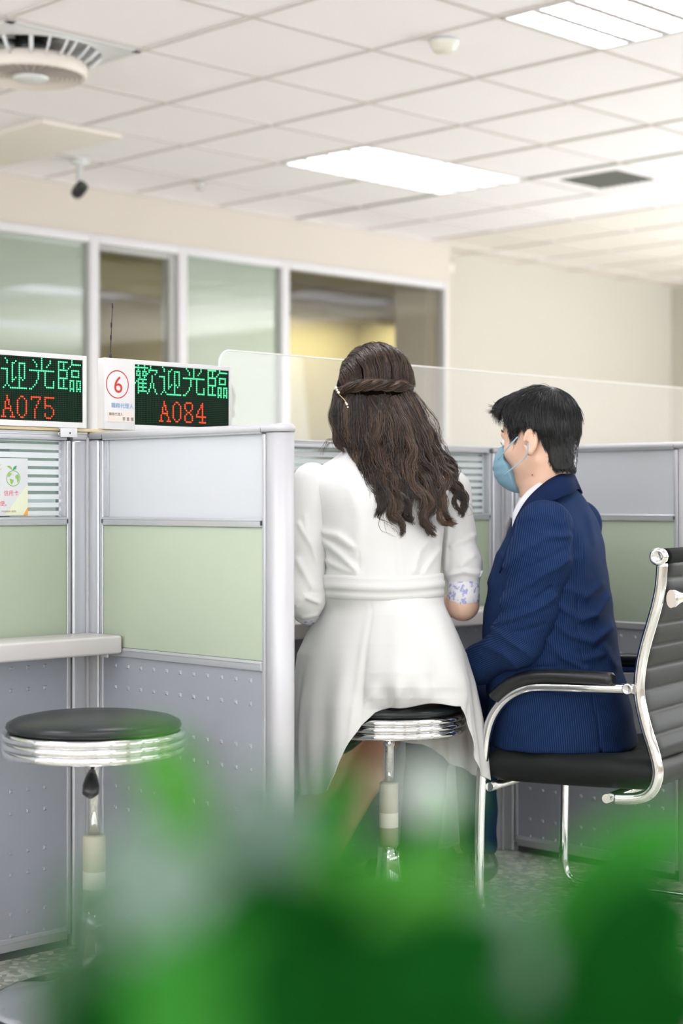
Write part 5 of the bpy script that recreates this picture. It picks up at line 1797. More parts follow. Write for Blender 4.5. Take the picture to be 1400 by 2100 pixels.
for gi, (npx, R_, pts) in enumerate(GUIDES):
    g3 = [gpt(x, y, rngW.normal(0, 0.003)) for x, y in pts]
    n_ = int(2600 * R_ / 0.3) + 60
    n_ = int(60 + R_ * 6000)
    lk = lock(rngW, g3, R_ * 1.12, n_, 40, 0.22, 0.0045, 0.075, 0.55)
    allp.append(lk)
    base_t = rngW.uniform(0.10, 0.75)
    tones.append(np.clip(rngW.normal(base_t, 0.17, n_), 0, 1))
# single fly-away strands
for k in range(46):
    g_ = GUIDES[rngW.integers(0, len(GUIDES))][2]
    off = rngW.normal(0, 7, 2)
    g3 = [gpt(x + off[0] * (0.3 + i * 0.35), y + off[1] * 0.6, -0.004) for i, (x, y) in enumerate(g_)]
    allp.append(lock(rngW, g3, 0.002, 2, 40, 1.0, 0.006, 0.07, 1.0, 0.002)); tones.append(rngW.uniform(0.3, 0.8, 2))
for pts in ([(845, 800), (872, 850), (895, 905), (912, 960)], [(848, 805), (885, 850), (905, 900), (925, 965)], [(852, 820), (888, 880), (898, 930)], [(700, 915), (672, 905), (660, 935)], [(735, 1010), (741, 1050), (725, 1046)]):
    g3 = [gpt(x, y, 0.0) for x, y in pts]
    allp.append(lock(rngW, g3, 0.006, 9, 40, 1.0, 0.004, 0.08, 1.0, 0.0015)); tones.append(rngW.uniform(0.4, 0.9, 9))
# crown: combed from the forehead back to the twist
def crown_pt(az, el, lift=0.0):
    """az around the head from her left (-) to right (+), el from the top front (0) to the twist (1)"""
    a = math.radians(np.interp(el, [0, 1], [118, 4]))        # elevation angle over the crown
    az = math.radians(az)
    x = math.sin(az) * (0.25 + 0.75 * math.sin(min(PI, PI * 0.5 + el * 1.2)) if False else 1.0)
    lat = 0.093 * math.sin(az)
    rem = math.sqrt(max(0.02, 1 - math.sin(az) ** 2))
    back = -0.107 * math.cos(a) * rem
    up = 0.103 * math.sin(a) * rem + 0.004
    lump = 1 + lift
    return HCc + hLf * (-lat * lump) + Vector((WF.x, WF.y, 0)) * (back * lump) + Vector((0, 0, 1)) * (up * lump)
for az in np.linspace(-80, 80, 25):
    for rep in range(2):
        jit = rngW.normal(0, 3)
        g3 = [crown_pt((az + jit) * np.interp(e, [0, 0.5, 1], [0.9, 1.0, 1.0]), e, 0.03 + 0.05 * math.sin(PI * e) * math.cos(math.radians(az))) for e in np.linspace(0.0, 1.0, 8)]
        # gather slightly towards the centre of the twist
        allp.append(lock(rngW, g3, 0.0095, 60, 40, 0.8, 0.0012, 0.05, 0.6)); tones.append(np.clip(rngW.normal(rngW.uniform(0.3, 0.65), 0.15, 60), 0, 1))
P_ = np.concatenate(allp); T_ = np.concatenate(tones)
radk = 0.00042 * np.interp(np.linspace(0, 1, 40), [0, 0.1, 0.7, 1], [0.9, 1, 0.9, 0.35])
own(strands_mesh('hair_strands', P_, radk * 1.35, 'brown_hair', None, T_), W_ROOT, hair_root).matrix_parent_inverse = Matrix.Identity(4)
# twisted half-up rope across the back of the head
allp = []; tones = []
def band(ph, amp, y0, n_, R_):
    pts = []
    for k in range(15):
        t = k / 14
        x = 690 + (846 - 690) * t
        y = np.interp(t, [0, 0.15, 0.4, 0.7, 0.9, 1], [806, 796, 788, 790, 792, 800]) + y0
        dd = 4.196 + ((x - 768) / 78) ** 2 * 0.052
        aa = ph + t * 15
        p = at(x, y + amp * math.sin(aa) * (1.0 + 0.4 * t), dd - 0.006 + 0.008 * math.cos(aa))
        pts.append(p)
    return lock(rngW, pts, R_, n_, 48, 0.9, 0, 0.05, 0.9, 0.0008)
for ph in (0.0, PI * 2 / 3, PI * 4 / 3):
    allp.append(band(ph, 5.0, 0, 120, 0.0085)); tones.append(np.clip(rngW.normal(0.40 + ph * 0.06, 0.18, 120), 0, 1))
P_ = np.concatenate(allp); T_ = np.concatenate(tones)
own(strands_mesh('twisted_braid', P_, np.full(48, 0.00045), 'brown_hair', None, T_), W_ROOT, hair_root).matrix_parent_inverse = Matrix.Identity(4)
m_ = MB()
pn = [at(689, 795, 4.215), at(693, 806, 4.205), at(699, 813, 4.20), at(706, 820, 4.198), at(711, 829, 4.196)]
m_.tube(smooth_path(pn, 4), 0.0007, 6)
o = own(m_.build('hair_pin', 'gold'), W_ROOT, hair_root); o.matrix_parent_inverse = Matrix.Identity(4); o['label'] = 'gold hair chain with pearls'
m_ = MB()
for p, rr in ((pn[0], 0.0035), (at(691, 800, 4.205), 0.003), (at(694, 805, 4.2), 0.0035), (pn[4], 0.003), (at(709, 826, 4.195), 0.0022), (at(713, 835, 4.195), 0.0022)):
    m_.T = Matrix.Translation(p)
    m_.lathe([(0.0003, -rr), (rr * 0.7, -rr * 0.7), (rr, 0), (rr * 0.7, rr * 0.7), (0.0003, rr)], n=10)
m_.T = Matrix.Identity(4)
o = own(m_.build('pearls', 'pearl'), W_ROOT, hair_root); o.matrix_parent_inverse = Matrix.Identity(4)

# ------------------------------------------------------------------ the man in the navy suit
rngM = np.random.default_rng(11)
MF = Vector((-0.94, 0.342, 0)); ML = Vector((-0.342, -0.94, 0))      # forward and his left (towards the camera)
mC = at(1150, 1500, 4.30)
M_ROOT = tag(empty('person', (mC.x, mC.y, 0)), 'man in a navy pinstripe suit and a blue face mask, seated on the office chair', 'person')
mHc = at(1103, 886, 4.27)
max_ = frame_axes((-0.866, 0.5), math.radians(9))
mhead, mw = head_fn(mHc, max_, True, 1.0)
HF, HL_, HU = max_
msh = at(1120, 1080, 4.17); mel = at(1072, 1316, 4.14); mwr = at(948, 1384, 4.36)
fsh = at(1120, 1080, 4.17) - ML * 0.345; fsh.z = msh.z
fel = fsh + MF * 0.03 + Vector((0, 0, -0.285)); fwr = Vector((0.36, 4.62, 0.60))
hipN = at(1160, 1470, 4.22); hipF = hipN - ML * 0.19
knN = Vector((0.245, 4.59, 0.50)); knF = Vector((0.37, 4.72, 0.50))
anN = Vector((0.205, 4.53, 0.10)); anF = Vector((0.375, 4.66, 0.10))
MS = Vector((-0.60, 0.80, 0))
mh1 = hand_prims(mwr, Vector((-0.30, 0.94, -0.10)), (0.1, 0.1, -1), (0.2, 0.9, 0.2), 0.55)
mh2 = hand_prims(fwr, Vector((-0.60, 0.70, -0.10)), (0, 0.1, -1), (0.0, -0.9, 0.2), 0.55)
mneck = at(1120, 1012, 4.275)
bM = union([Ell(at(1155, 1460, 4.30), (0.15, 0.15, 0.09)), Cap(at(1150, 1430, 4.30), at(1128, 1230, 4.30), 0.115, 0.115), Cap(at(1128, 1230, 4.30), at(1130, 1110, 4.30), 0.12, 0.095),
            Cap(msh, fsh, 0.045, 0.045), Cap(at(1133, 1060, 4.29), mneck, 0.075, 0.060), Cap(mneck, mw(0, -0.022, -0.055), 0.056, 0.054), Cap(mneck, mw(0, 0.0, -0.075), 0.056, 0.050),
            Cap(msh, mel, 0.045, 0.038), Cap(mel, mwr, 0.038, 0.026), Cap(fsh, fel, 0.045, 0.038), Cap(fel, fwr, 0.038, 0.026),
            Cap(hipN, knN, 0.070, 0.050), Cap(hipF, knF, 0.070, 0.050), Cap(knN, anN, 0.050, 0.035), Cap(knF, anF, 0.050, 0.035),
            Cap(anN, anN + MS * 0.14 + Vector((0, 0, -0.06)), 0.032, 0.026), Cap(anF, anF + MS * 0.14 + Vector((0, 0, -0.06)), 0.032, 0.026)], 0.025)
n1 = near_box(mh1, *bbox(mh1), 0.006); n2 = near_box(mh2, *bbox(mh2), 0.006)
def fM(P):
    d = smin(bM(P), mhead(P), 0.014)
    d = smin(d, n1(P), 0.010)
    return smin(d, n2(P), 0.010)
own(sdf_object('body', fM, (-0.10, 3.98, 0.0), (0.80, 5.05, 1.40), 0.0036, 'skin_man'), M_ROOT)

PX = 4.30 / 3482
def mk(z, cpx, rf, rs, d=4.30): return (z, (cpx - 700) * PX, d, rf, rs)
MK = [mk(0.432, 1154, 0.186, 0.178), mk(0.466, 1152, 0.184, 0.180), mk(0.528, 1147, 0.180, 0.180), mk(0.589, 1140, 0.174, 0.180), mk(0.651, 1131, 0.168, 0.180), mk(0.713, 1127, 0.168, 0.178),
      mk(0.775, 1124, 0.160, 0.178), mk(0.836, 1126, 0.149, 0.182), mk(0.898, 1129, 0.136, 0.186), mk(0.960, 1136, 0.116, 0.186), mk(1.005, 1139, 0.098, 0.168), mk(1.040, 1139, 0.080, 0.125), mk(1.066, 1136, 0.066, 0.088), mk(1.085, 1132, 0.055, 0.062)]
loftM = Loft(MK, MF, ML, 2.2)
shM = union([Cap(msh + Vector((0, 0, 0.0)) - ML * 0.01, at(1130, 1030, 4.28), 0.050, 0.042), Cap(fsh + ML * 0.01, at(1130, 1030, 4.30), 0.050, 0.042)], 0.01)
foldM = Folds([([(1118, 1262), (1165, 1300), (1215, 1315), (1262, 1290)], 9, 0.006), ([(1138, 1238), (1185, 1268), (1225, 1262), (1258, 1228)], 8, 0.006), ([(1160, 1205), (1200, 1225), (1240, 1200)], 8, 0.004),
               ([(1110, 1300), (1150, 1345), (1200, 1370)], 8, 0.005), ([(1128, 1330), (1190, 1352), (1250, 1340)], 9, 0.004), ([(1178, 1150), (1182, 1230), (1180, 1300), (1196, 1372)], 2.4, -0.0030),
               ([(1204, 1380), (1208, 1420), (1222, 1480), (1232, 1556)], 2.6, -0.005), ([(1036, 1378), (1070, 1370), (1131, 1364)], 2.4, -0.0035), ([(1036, 1384), (1070, 1377), (1131, 1371)], 3, 0.003),
               ([(1195, 1120), (1200, 1180)], 12, 0.003), ([(1240, 1330), (1270, 1370)], 10, 0.004), ([(1060, 1300), (1040, 1340)], 8, 0.003), ([(1215, 1060), (1225, 1110)], 10, 0.003), ([(1010, 1200), (1030, 1140)], 6, 0.003)], 4.15, 4.30)
ncut = Cap(mneck + Vector((0, 0, -0.02)) + MF * 0.012, mneck + Vector((0, 0, 0.12)) + MF * 0.02, 0.057, 0.080)
vcut = Cap(mneck + MF * 0.09 + Vector((0, 0, 0.03)), mneck + MF * 0.16 + Vector((0, 0, -0.17)), 0.045, 0.006)
def fJ(P):
    d = smin(loftM(P), shM(P), 0.04)
    d = smax(d, -ncut(P), 0.006)
    d = smax(d, -vcut(P), 0.006)
    wr_ = 0.0016 * np.sin(P[:, 2] * 70 + P[:, 0] * 31) * np.sin(P[:, 0] * 55 - P[:, 2] * 18)
    return d + foldM(P) + wr_
def stripe_body(V):
    cx, cy, r1, r2 = loftM.at(V[:, 2])
    a = np.arctan2((V[:, 0] - cx) * ML.x + (V[:, 1] - cy) * ML.y, (V[:, 0] - cx) * MF.x + (V[:, 1] - cy) * MF.y)
    return a * 0.155
jk = own(sdf_object('suit_jacket', fJ, (0.28, 4.02, 0.41), (0.80, 4.60, 1.13), 0.0034, 'navy_stripe', None, {'stripe': stripe_body}), M_ROOT)
ID = Matrix.Identity(4)
def on(o, parent):
    o.parent = parent; o.matrix_parent_inverse = ID
    return o
# near sleeve
slm = union([Cap(msh + Vector((-0.004, 0, -0.004)), at(1106, 1150, 4.155), 0.071, 0.078), Cap(at(1106, 1150, 4.155), at(1085, 1255, 4.145), 0.078, 0.066), Cap(at(1085, 1255, 4.145), at(1062, 1316, 4.145), 0.066, 0.060),
             Cap(at(1062, 1316, 4.145), at(985, 1362, 4.26), 0.058, 0.047), Cap(at(985, 1362, 4.26), mwr, 0.047, 0.038)], 0.022)
fol = Folds([([(1036, 1166), (1075, 1128), (1130, 1098), (1172, 1100)], 8, 0.005), ([(1026, 1240), (1060, 1212), (1110, 1180), (1168, 1150)], 8, 0.005), ([(1014, 1283), (1050, 1268), (1100, 1248), (1140, 1225)], 7, 0.005),
             ([(1012, 1290), (1038, 1310), (1064, 1328)], 6, 0.006), ([(1068, 1330), (1078, 1334), (1092, 1350)], 7, 0.004), ([(1020, 1262), (1070, 1245), (1130, 1205)], 5, -0.004), ([(1040, 1195), (1090, 1160), (1160, 1128)], 6, -0.003),
             ([(1000, 1330), (1030, 1340), (1060, 1370)], 8, 0.004), ([(1045, 1298), (1090, 1290), (1115, 1280)], 5, -0.004), ([(1075, 1065), (1110, 1050), (1150, 1070)], 10, 0.002), ([(968, 1335), (990, 1352)], 5, 0.003)], 4.08, 4.18)
def stripe_sleeve(V):
    a, b = at(1120, 1080, 4.1), at(1072, 1316, 4.1)
    c, d = b, at(950, 1378, 4.2)
    def perp(V, p, q):
        dx, dz = q.x - p.x, q.z - p.z; l = math.hypot(dx, dz)
        return ((V[:, 0] - p.x) * dz - (V[:, 2] - p.z) * dx) / l
    up = perp(V, a, b); lo_ = perp(V, c, d)
    return np.where(V[:, 2] * 1.0 + (V[:, 0] - b.x) * 0.75 > b.z + 0.004, up, lo_)
def fsm(P): return slm(P) + fol(P)
o = on(sdf_object('sleeve', fsm, (0.20, 4.02, 0.56), (0.62, 4.45, 1.08), 0.0032, 'navy_stripe', None, {'stripe': stripe_sleeve}), jk); o['label'] = 'left jacket sleeve with creases'
slf = union([Cap(fsh, fsh.lerp(fel, 0.5), 0.068, 0.070), Cap(fsh.lerp(fel, 0.5), fel, 0.070, 0.058), Cap(fel, fwr, 0.056, 0.040)], 0.02)
o = on(sdf_object('sleeve', slf, (0.18, 4.35, 0.52), (0.75, 4.78, 1.10), 0.005, 'navy_stripe', None, {'stripe': lambda V: V[:, 0]}), jk); o['label'] = 'far jacket sleeve'
# jacket collar: band standing round the neck and running into the lapels
def collar_strip(name, rowsdef, mat, parent, th=0.004):
    """rowsdef: list of (list of points) from top edge to bottom edge"""
    m_ = MB(); R_ = [smooth_path(r_, 6) for r_ in rowsdef]
    n_ = len(R_[0])
    ids = [m_.addv(r_) for r_ in R_]
    for a_, b_ in zip(ids[:-1], ids[1:]):
        for k in range(n_ - 1): m_.face((a_ + k, b_ + k, b_ + k + 1, a_ + k + 1), True)
    o = m_.build(name, mat)
    s_ = o.modifiers.new('thickness', 'SOLIDIFY'); s_.thickness = th; s_.offset = 0
    return on(o, parent)
def near_far(pts_near, back, mirror_c):
    """points on the near side, mirrored across the plane through mirror_c along MF, joined behind the neck"""
    out = [p.copy() for p in pts_near] + [b.copy() for b in back]
    for p in reversed(pts_near):
        q = p - ML * 2 * (p - mirror_c).dot(ML)
        out.append(q)
    return out
cen = Vector((mneck.x, mneck.y, 0))
top = near_far([at(1040, 1128, 4.19), at(1048, 1092, 4.185), at(1062, 1055, 4.185), at(1085, 1020, 4.192), at(1120, 988, 4.20), at(1148, 973, 4.215)], [at(1166, 967, 4.262)], cen)
mid_ = near_far([at(1030, 1150, 4.178), at(1050, 1100, 4.17), at(1070, 1062, 4.168), at(1098, 1024, 4.172), at(1132, 994, 4.185), at(1160, 979, 4.208)], [at(1174, 974, 4.262)], cen)
bot = near_far([at(1024, 1175, 4.175), at(1053, 1108, 4.158), at(1077, 1072, 4.15), at(1110, 1038, 4.155), at(1150, 1020, 4.160), at(1174, 1010, 4.198)], [at(1184, 1003, 4.262)], cen)
o = collar_strip('jacket_collar', [top, mid_, bot], 'navy_plain', jk, 0.005); o['label'] = 'turned-down jacket collar'
s0 = near_far([at(1050, 1082, 4.202), at(1054, 1046, 4.203), at(1080, 1008, 4.208), at(1115, 984, 4.216), at(1142, 972, 4.226)], [at(1158, 969, 4.262)], cen)
s1 = near_far([at(1048, 1110, 4.20), at(1062, 1070, 4.195), at(1090, 1026, 4.197), at(1125, 1000, 4.203), at(1150, 985, 4.215)], [at(1163, 982, 4.262)], cen)
sh_ = union([Cap(at(1108, 1060, 4.285), mneck + Vector((0, 0, -0.005)), 0.068, 0.0625), Cap(at(1088, 1110, 4.28), at(1085, 1200, 4.29), 0.060, 0.070)], 0.02)
shirt = own(sdf_object('shirt', lambda P: smax(sh_(P), P[:, 2] - 1.062, 0.004), (0.33, 4.12, 0.78), (0.66, 4.42, 1.09), 0.004, 'white_shirt'), M_ROOT)
o = collar_strip('shirt_collar', [s0, s1], 'white_shirt', shirt, 0.003)
m_ = MB()
kn = at(1047, 1062, 4.275); m_.tube([kn, kn + Vector((-0.008, 0.002, -0.025)), kn + Vector((-0.012, 0.003, -0.045)), kn + Vector((-0.035, 0.01, -0.16))], [0.013, 0.018, 0.012, 0.022], 14, flat=((MF.x, MF.y, 0), 0.5))
own(m_.build('tie', 'grey_tie'), M_ROOT)
# trousers
tr = union([Ell(at(1155, 1490, 4.30), (0.155, 0.165, 0.075)), Cap(hipN, knN, 0.085, 0.068), Cap(hipF, knF, 0.085, 0.068), Cap(knN, anN + Vector((0, 0, 0.01)), 0.064, 0.052), Cap(knF, anF + Vector((0, 0, 0.01)), 0.064, 0.052)], 0.02)
trn = lambda P: smax(tr(P), 0.085 - P[:, 2], 0.004) + 0.002 * np.sin(P[:, 2] * 60 + 3 * np.sin(P[:, 0] * 20)) * np.sin(P[:, 0] * 40)
own(sdf_object('trousers', trn, (-0.05, 4.05, 0.06), (0.80, 4.98, 0.62), 0.0055, 'navy_plain'), M_ROOT)
for an in (anN, anF):
    pr = union([Cap(Vector((an.x, an.y, 0.05)) - MS * 0.02, Vector((an.x, an.y, 0.045)) + MS * 0.08, 0.042, 0.042), Cap(Vector((an.x, an.y, 0.045)) + MS * 0.08, Vector((an.x, an.y, 0.035)) + MS * 0.19, 0.042, 0.028), Cap(Vector((an.x, an.y, 0.05)), Vector((an.x, an.y, 0.10)), 0.042, 0.04)], 0.02)
    own(sdf_object('shoe', lambda P, pr=pr: smax(pr(P), 0.002 - P[:, 2], 0.003), (an.x - 0.22, an.y - 0.12, -0.01), (an.x + 0.12, an.y + 0.24, 0.15), 0.005, 'black_shoe'), M_ROOT)
# mask
MPOLY = [(0.20, -0.018), (0.086, -0.020), (0.078, -0.034), (0.083, -0.056), (0.070, -0.078), (0.067, -0.100), (0.070, -0.146), (0.20, -0.165)]
mask0 = Ell(mw(0, 0.060, -0.078), (0.0585, 0.073, 0.066), (HL_, HF, HU))
def fmask(P):
    q = P - _v(mHc)
    f_ = q @ _v(HF); u_ = q @ _v(HU); l_ = q @ _v(HL_)
    d = smin(mask0(P), mhead(P) - 0.0035, 0.012)
    d = smax(d, poly_sdf(f_, u_, MPOLY), 0.003)
    d = d + 0.0009 * np.sin(u_ * 300 + 6 * f_) * np.exp(-((u_ + 0.08) / 0.03) ** 2)
    return d
msk = own(sdf_object('face_mask', fmask, mHc - Vector((0.17, 0.12, 0.19)), mHc + Vector((0.03, 0.16, 0.02)), 0.0022, 'mask_blue'), M_ROOT)
m_ = MB()
m_.tube(smooth_path([at(1021, 942, 4.235), at(1034, 926, 4.208), at(1047, 911, 4.193), at(1061, 896, 4.192)], 4), 0.0016, 8)
m_.tube(smooth_path([at(1034, 974, 4.222), at(1048, 962, 4.205), at(1060, 952, 4.197), at(1070, 944, 4.195), at(1078, 936, 4.192), at(1082, 922, 4.186), at(1081, 908, 4.188)], 4), 0.0016, 8)
on(m_.build('ear_loop', 'mask_cord'), msk)
# ears are part of the body; eyes and brows
for sg in (1, -1):
    m_ = MB()
    m_.T = Matrix.Translation(mw(0.031 * sg, 0.079, -0.012))
    m_.lathe([(0.0003, -0.0115), (0.008, -0.008), (0.0115, 0), (0.008, 0.008), (0.0003, 0.0115)], n=16)
    eye = own(m_.build('eye', 'eye_white'), M_ROOT)
    m_ = MB()
    m_.T = Matrix.Translation(mw(0.031 * sg, 0.0865, -0.013))
    m_.lathe([(0.0003, -0.0055), (0.004, -0.004), (0.0055, 0), (0.004, 0.004), (0.0003, 0.0055)], n=12)
    on(m_.build('iris', 'eye_dark'), eye)
# hair
HP = [(0.30, 0.30), (0.30, 0.070), (0.070, 0.060), (0.056, 0.030), (0.052, -0.040), (0.036, -0.038), (0.028, -0.010), (0.018, 0.008), (-0.010, 0.012), (-0.030, -0.006), (-0.040, -0.045), (-0.046, -0.075), (-0.062, -0.098), (-0.30, -0.110), (-0.30, 0.30)]
hsh = union([Ell(mw(0, -0.010, 0.026), (0.081, 0.099, 0.089), (HL_, HF, HU)), Cap(mw(0, -0.046, 0.0), mw(0, -0.036, -0.100), 0.061, 0.047), Ell(mw(0, 0.045, 0.078), (0.052, 0.045, 0.026), (HL_, HF, HU))], 0.02)
def fhair(P):
    q = P - _v(mHc)
    # hairline is measured without the head's downward pitch
    fh = q[:, 0] * -0.866 + q[:, 1] * 0.5; uh = q[:, 2]
    d = hsh(P)
    return smax(d, poly_sdf(fh, uh, HP), 0.004)
Vh, Qh = isosurface(fhair, mHc - Vector((0.15, 0.15, 0.14)), mHc + Vector((0.15, 0.15, 0.16)), 0.0035)
mhair = own(np_mesh('hair', Vh, Qh, 'black_hair', None, {'tone': np.zeros(len(Vh))}), M_ROOT)
nrm = np.zeros((len(Vh), 3))
e1 = Vh[Qh[:, 1]] - Vh[Qh[:, 0]]; e2 = Vh[Qh[:, 3]] - Vh[Qh[:, 0]]
fn_ = np.cross(e1, e2)
for i in range(4):
    for q in range(3): nrm[:, q] += np.bincount(Qh[:, i], fn_[:, q], len(Vh))
nrm /= np.maximum(np.linalg.norm(nrm, axis=1, keepdims=True), 1e-12)
cen_ = _v(mHc)
if (((Vh - cen_) * nrm).sum(1)).mean() < 0: nrm = -nrm
q = Vh - cen_
fl = q @ _v(HF); ul = q @ _v(HU); ll = q @ _v(HL_)
out_ok = ((q * nrm).sum(1) > 0.02) | (np.linalg.norm(q, axis=1) > 0.06)
cand = np.where(out_ok)[0]
ns = 13000
pick = cand[rngM.integers(0, len(cand), ns)]
R0 = Vh[pick] + rngM.normal(0, 0.0015, (ns, 3)); Nn = nrm[pick]; f0, u0, l0 = fl[pick], ul[pick], ll[pick]
whorl = cen_ + _v(HF) * -0.055 + _v(HU) * 0.105
flow = R0 - whorl; flow /= np.maximum(np.linalg.norm(flow, axis=1, keepdims=True), 1e-6)
down = -_v(HU)[None] * np.ones((ns, 1))
topw = np.clip((u0 - 0.06) / 0.05, 0, 1)[:, None]
fwd = _v(HF)[None] + _v(HL_)[None] * 0.35 * np.sign(l0)[:, None]
dirv = flow * 0.9 + down * (1 - topw) * 0.9 + fwd * topw * 0.6 * np.clip((f0 + 0.05) / 0.08, 0, 1)[:, None] + rngM.normal(0, 0.16, (ns, 3))
# clumps
cl = rngM.normal(0, 1, (300, 3)); cid = rngM.integers(0, 300, ns)
cell = np.floor((R0 - cen_) / 0.016).astype(int)
hsh_ = (cell[:, 0] * 73856093 ^ cell[:, 1] * 19349663 ^ cell[:, 2] * 83492791) % 300
dirv += cl[hsh_] * 0.30
dirv -= Nn * (dirv * Nn).sum(1, keepdims=True)
dirv /= np.linalg.norm(dirv, axis=1, keepdims=True)
K_ = 9
ln = np.where(u0 > 0.05, rngM.uniform(0.028, 0.046, ns), np.where(u0 > -0.03, rngM.uniform(0.018, 0.030, ns), rngM.uniform(0.007, 0.014, ns)))
front = (f0 > 0.06) & (u0 > 0.045)
s = np.linspace(0, 1, K_)
lift = np.where(u0 > 0.05, 0.34, 0.14) * rngM.uniform(0.5, 1.3, ns)
lift = np.where(front, 0.60, lift)
paths = np.empty((ns, K_, 3))
for j, t in enumerate(s):
    paths[:, j] = R0 - Nn * 0.003 + dirv * (ln * t)[:, None] + Nn * (lift * ln * (t - 0.55 * t * t) + 0.002 * t)[:, None] + down * (ln * 0.25 * t * t)[:, None] - Nn * ((ln * t) ** 2 / 0.22)[:, None]
rad_ = 0.00062 * np.interp(s, [0, 0.6, 1], [1, 0.85, 0.25])
on(strands_mesh('hair_strands', paths, rad_, 'black_hair', None, np.clip(np.abs(cl[(hsh_ * 7) % 300, 1]) * 0.45 + rngM.normal(0.05, 0.15, ns), 0, 1)), mhair)  # lighter clump tones paint the highlight streaks
# eyebrows
nb_ = 160
t = rngM.random(nb_); sg = np.where(rngM.random(nb_) > 0.5, 1, -1)
pp = []
for i in range(nb_):
    b0 = mw((0.016 + 0.034 * t[i]) * sg[i], 0.087 - 0.016 * t[i] ** 2, 0.010 + 0.004 * math.sin(PI * t[i]) + rngM.normal(0, 0.0016))
    d_ = HL_ * sg[i] * 0.8 + HU * 0.35 + HF * -0.25
    pp.append([tuple(b0 + d_ * (0.008 * s_) + HF * 0.001) for s_ in (0, 0.33, 0.66, 1)])
on(strands_mesh('eyebrows', np.array(pp), np.array([0.0006, 0.0006, 0.0005, 0.0002]), 'black_hair', None, np.full(nb_, 0.2)), mhair)
m_ = MB(); mp = at(1091, 974, 4.217); m_.T = Matrix.Translation(mp); m_.lathe([(0.0003, -0.0016), (0.0014, -0.001), (0.0018, 0), (0.0014, 0.001), (0.0003, 0.0016)], n=8)
own(m_.build('mole', 'eye_dark'), M_ROOT)

# ------------------------------------------------------------------ broad-leaved plant close in front of the camera
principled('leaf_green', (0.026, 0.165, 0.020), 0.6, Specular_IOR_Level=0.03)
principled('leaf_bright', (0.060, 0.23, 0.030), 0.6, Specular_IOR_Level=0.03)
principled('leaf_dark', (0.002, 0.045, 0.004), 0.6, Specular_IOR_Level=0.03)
principled('leaf_sheen', (0.105, 0.170, 0.125), 0.40)  # pale colour paints the glossy reflection on the leaves
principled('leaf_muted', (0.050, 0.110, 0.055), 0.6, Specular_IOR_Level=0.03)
principled('lobes_white', (0.50, 0.58, 0.50), 0.5)
principled('pot_white', (0.80, 0.79, 0.76), 0.35)
principled('soil', (0.05, 0.035, 0.022), 0.95)
principled('stem_green', (0.10, 0.25, 0.06), 0.5)
PL = Vector((0.0, 0.55, 0))
r = tag(empty('potted_plant', PL), 'leafy green plant close to the camera, blurred across the bottom of the photo', 'plant')
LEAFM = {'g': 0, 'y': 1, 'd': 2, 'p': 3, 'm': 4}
rp = random.Random(5)
def leaf(m_, tip, base, d, wid, kind, bend=0.02, d2=None):
    d2 = d2 or d
    t = at(tip[0], tip[1], d); b = at(base[0], base[1], d2)
    root = Vector((PL.x + rp.uniform(-0.05, 0.05), PL.y + rp.uniform(-0.04, 0.04), 0.60))
    mid = (t + b) / 2 + Vector((0, 0, bend))
    path = smooth_path([root, root.lerp(b, 0.6) + Vector((0, 0, 0.02)), b, mid, t], 8)
    n = len(path)
    i0 = int(n * 0.40)
    rows = []
    for i in range(n):
        T = (path[min(i + 1, n - 1)] - path[max(i - 1, 0)]).normalized()
        S = T.cross(Vector((0.15, -1, 0.25))).normalized()
        Nn = S.cross(T)
        if i < i0: w = 0.004
        else:
            u_ = (i - i0) / (n - 1 - i0)
            w = 0.004 + wid * (math.sin(PI * min(1, u_ * 0.88 + 0.10)) ** 0.75) * (1 - u_ ** 6) 
        rows.append(m_.addv([path[i] + S * (w * q) + Nn * (0.22 * w * abs(q) ** 1.5) for q in (-1, -0.6, -0.25, 0, 0.25, 0.6, 1)]))
    m_.cur = LEAFM[kind]
    for a_, b_ in zip(rows[:-1], rows[1:]):
        for k in range(6): m_.face((a_ + k, a_ + k + 1, b_ + k + 1, b_ + k), True)
m_ = MB()
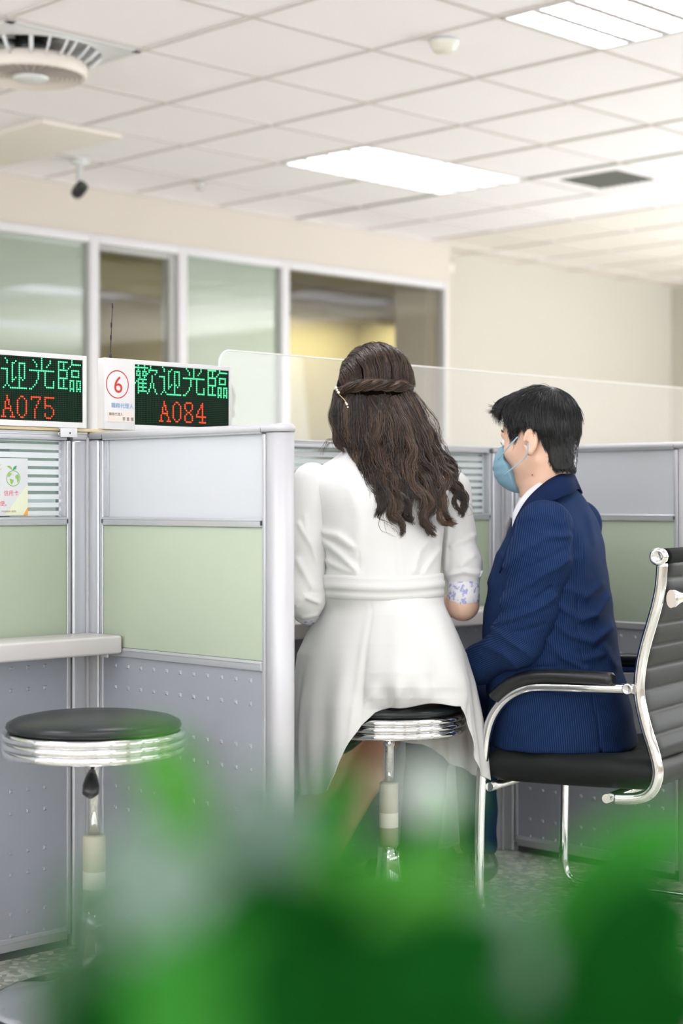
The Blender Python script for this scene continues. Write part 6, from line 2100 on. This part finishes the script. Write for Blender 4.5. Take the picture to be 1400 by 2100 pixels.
for args in [((225, 1720), (520, 2030), 0.52, 0.0085, 'p'), ((275, 1560), (420, 1860), 0.52, 0.0045, 'y'), ((110, 1860), (470, 2200), 0.50, 0.017, 'm'), ((200, 1850), (430, 2110), 0.44, 0.011, 'p'),
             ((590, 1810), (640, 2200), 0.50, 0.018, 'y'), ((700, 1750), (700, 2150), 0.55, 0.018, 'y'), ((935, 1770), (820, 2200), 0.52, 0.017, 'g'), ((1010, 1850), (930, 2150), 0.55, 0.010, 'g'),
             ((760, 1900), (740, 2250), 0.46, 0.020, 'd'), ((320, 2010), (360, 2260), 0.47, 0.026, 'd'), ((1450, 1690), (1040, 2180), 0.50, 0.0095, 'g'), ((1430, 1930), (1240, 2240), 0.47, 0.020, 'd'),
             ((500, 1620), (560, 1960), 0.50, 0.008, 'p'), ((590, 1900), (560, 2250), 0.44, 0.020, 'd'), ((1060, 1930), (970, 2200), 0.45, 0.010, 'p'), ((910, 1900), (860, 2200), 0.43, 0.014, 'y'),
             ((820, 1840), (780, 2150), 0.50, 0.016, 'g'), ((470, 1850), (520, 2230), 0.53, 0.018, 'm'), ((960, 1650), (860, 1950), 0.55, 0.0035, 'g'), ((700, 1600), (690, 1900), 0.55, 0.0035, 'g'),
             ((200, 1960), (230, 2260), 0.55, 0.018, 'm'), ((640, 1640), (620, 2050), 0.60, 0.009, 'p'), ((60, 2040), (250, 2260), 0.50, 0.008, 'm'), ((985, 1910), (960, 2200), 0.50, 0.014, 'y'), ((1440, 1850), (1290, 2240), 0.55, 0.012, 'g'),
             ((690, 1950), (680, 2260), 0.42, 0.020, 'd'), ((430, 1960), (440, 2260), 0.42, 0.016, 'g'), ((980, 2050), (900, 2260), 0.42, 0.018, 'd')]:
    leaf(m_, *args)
m_.T = Matrix.Translation(-PL)
fol_ = m_
fol_.v = [tuple(Vector(v) - PL) for v in fol_.v]
o = fol_.build('foliage', ['leaf_green', 'leaf_bright', 'leaf_dark', 'leaf_sheen', 'leaf_muted'], r)
s_ = o.modifiers.new('thickness', 'SOLIDIFY'); s_.thickness = 0.0006
# whitish five-lobed shape on a thin stem
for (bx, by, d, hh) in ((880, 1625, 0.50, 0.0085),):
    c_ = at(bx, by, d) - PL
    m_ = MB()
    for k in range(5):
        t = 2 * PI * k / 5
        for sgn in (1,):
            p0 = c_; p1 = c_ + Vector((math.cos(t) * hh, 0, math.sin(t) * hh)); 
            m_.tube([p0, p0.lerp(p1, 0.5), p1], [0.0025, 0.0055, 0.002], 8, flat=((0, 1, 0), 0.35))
    m_.build('pale_lobes', 'lobes_white', r)
    m_ = MB(); m_.tube(smooth_path([c_ + Vector((0, 0.001, 0)), c_ + Vector((0.004, 0.002, -0.05)), c_ + Vector((-0.004, 0.01, -0.14)), Vector((0, 0, 0.6))], 6), 0.0012, 6); m_.build('stem', 'stem_green', r)
m_ = MB(); m_.lathe([(0.10, 0.0), (0.105, 0.01), (0.15, 0.55), (0.158, 0.56), (0.158, 0.60), (0.146, 0.60), (0.142, 0.55), (0.01, 0.54)], n=48); m_.build('pot', 'pot_white', r)
m_ = MB(); m_.lathe([(0.145, 0.565), (0.10, 0.580), (0.04, 0.588), (0.002, 0.59)], n=32); m_.build('soil', 'soil', r)
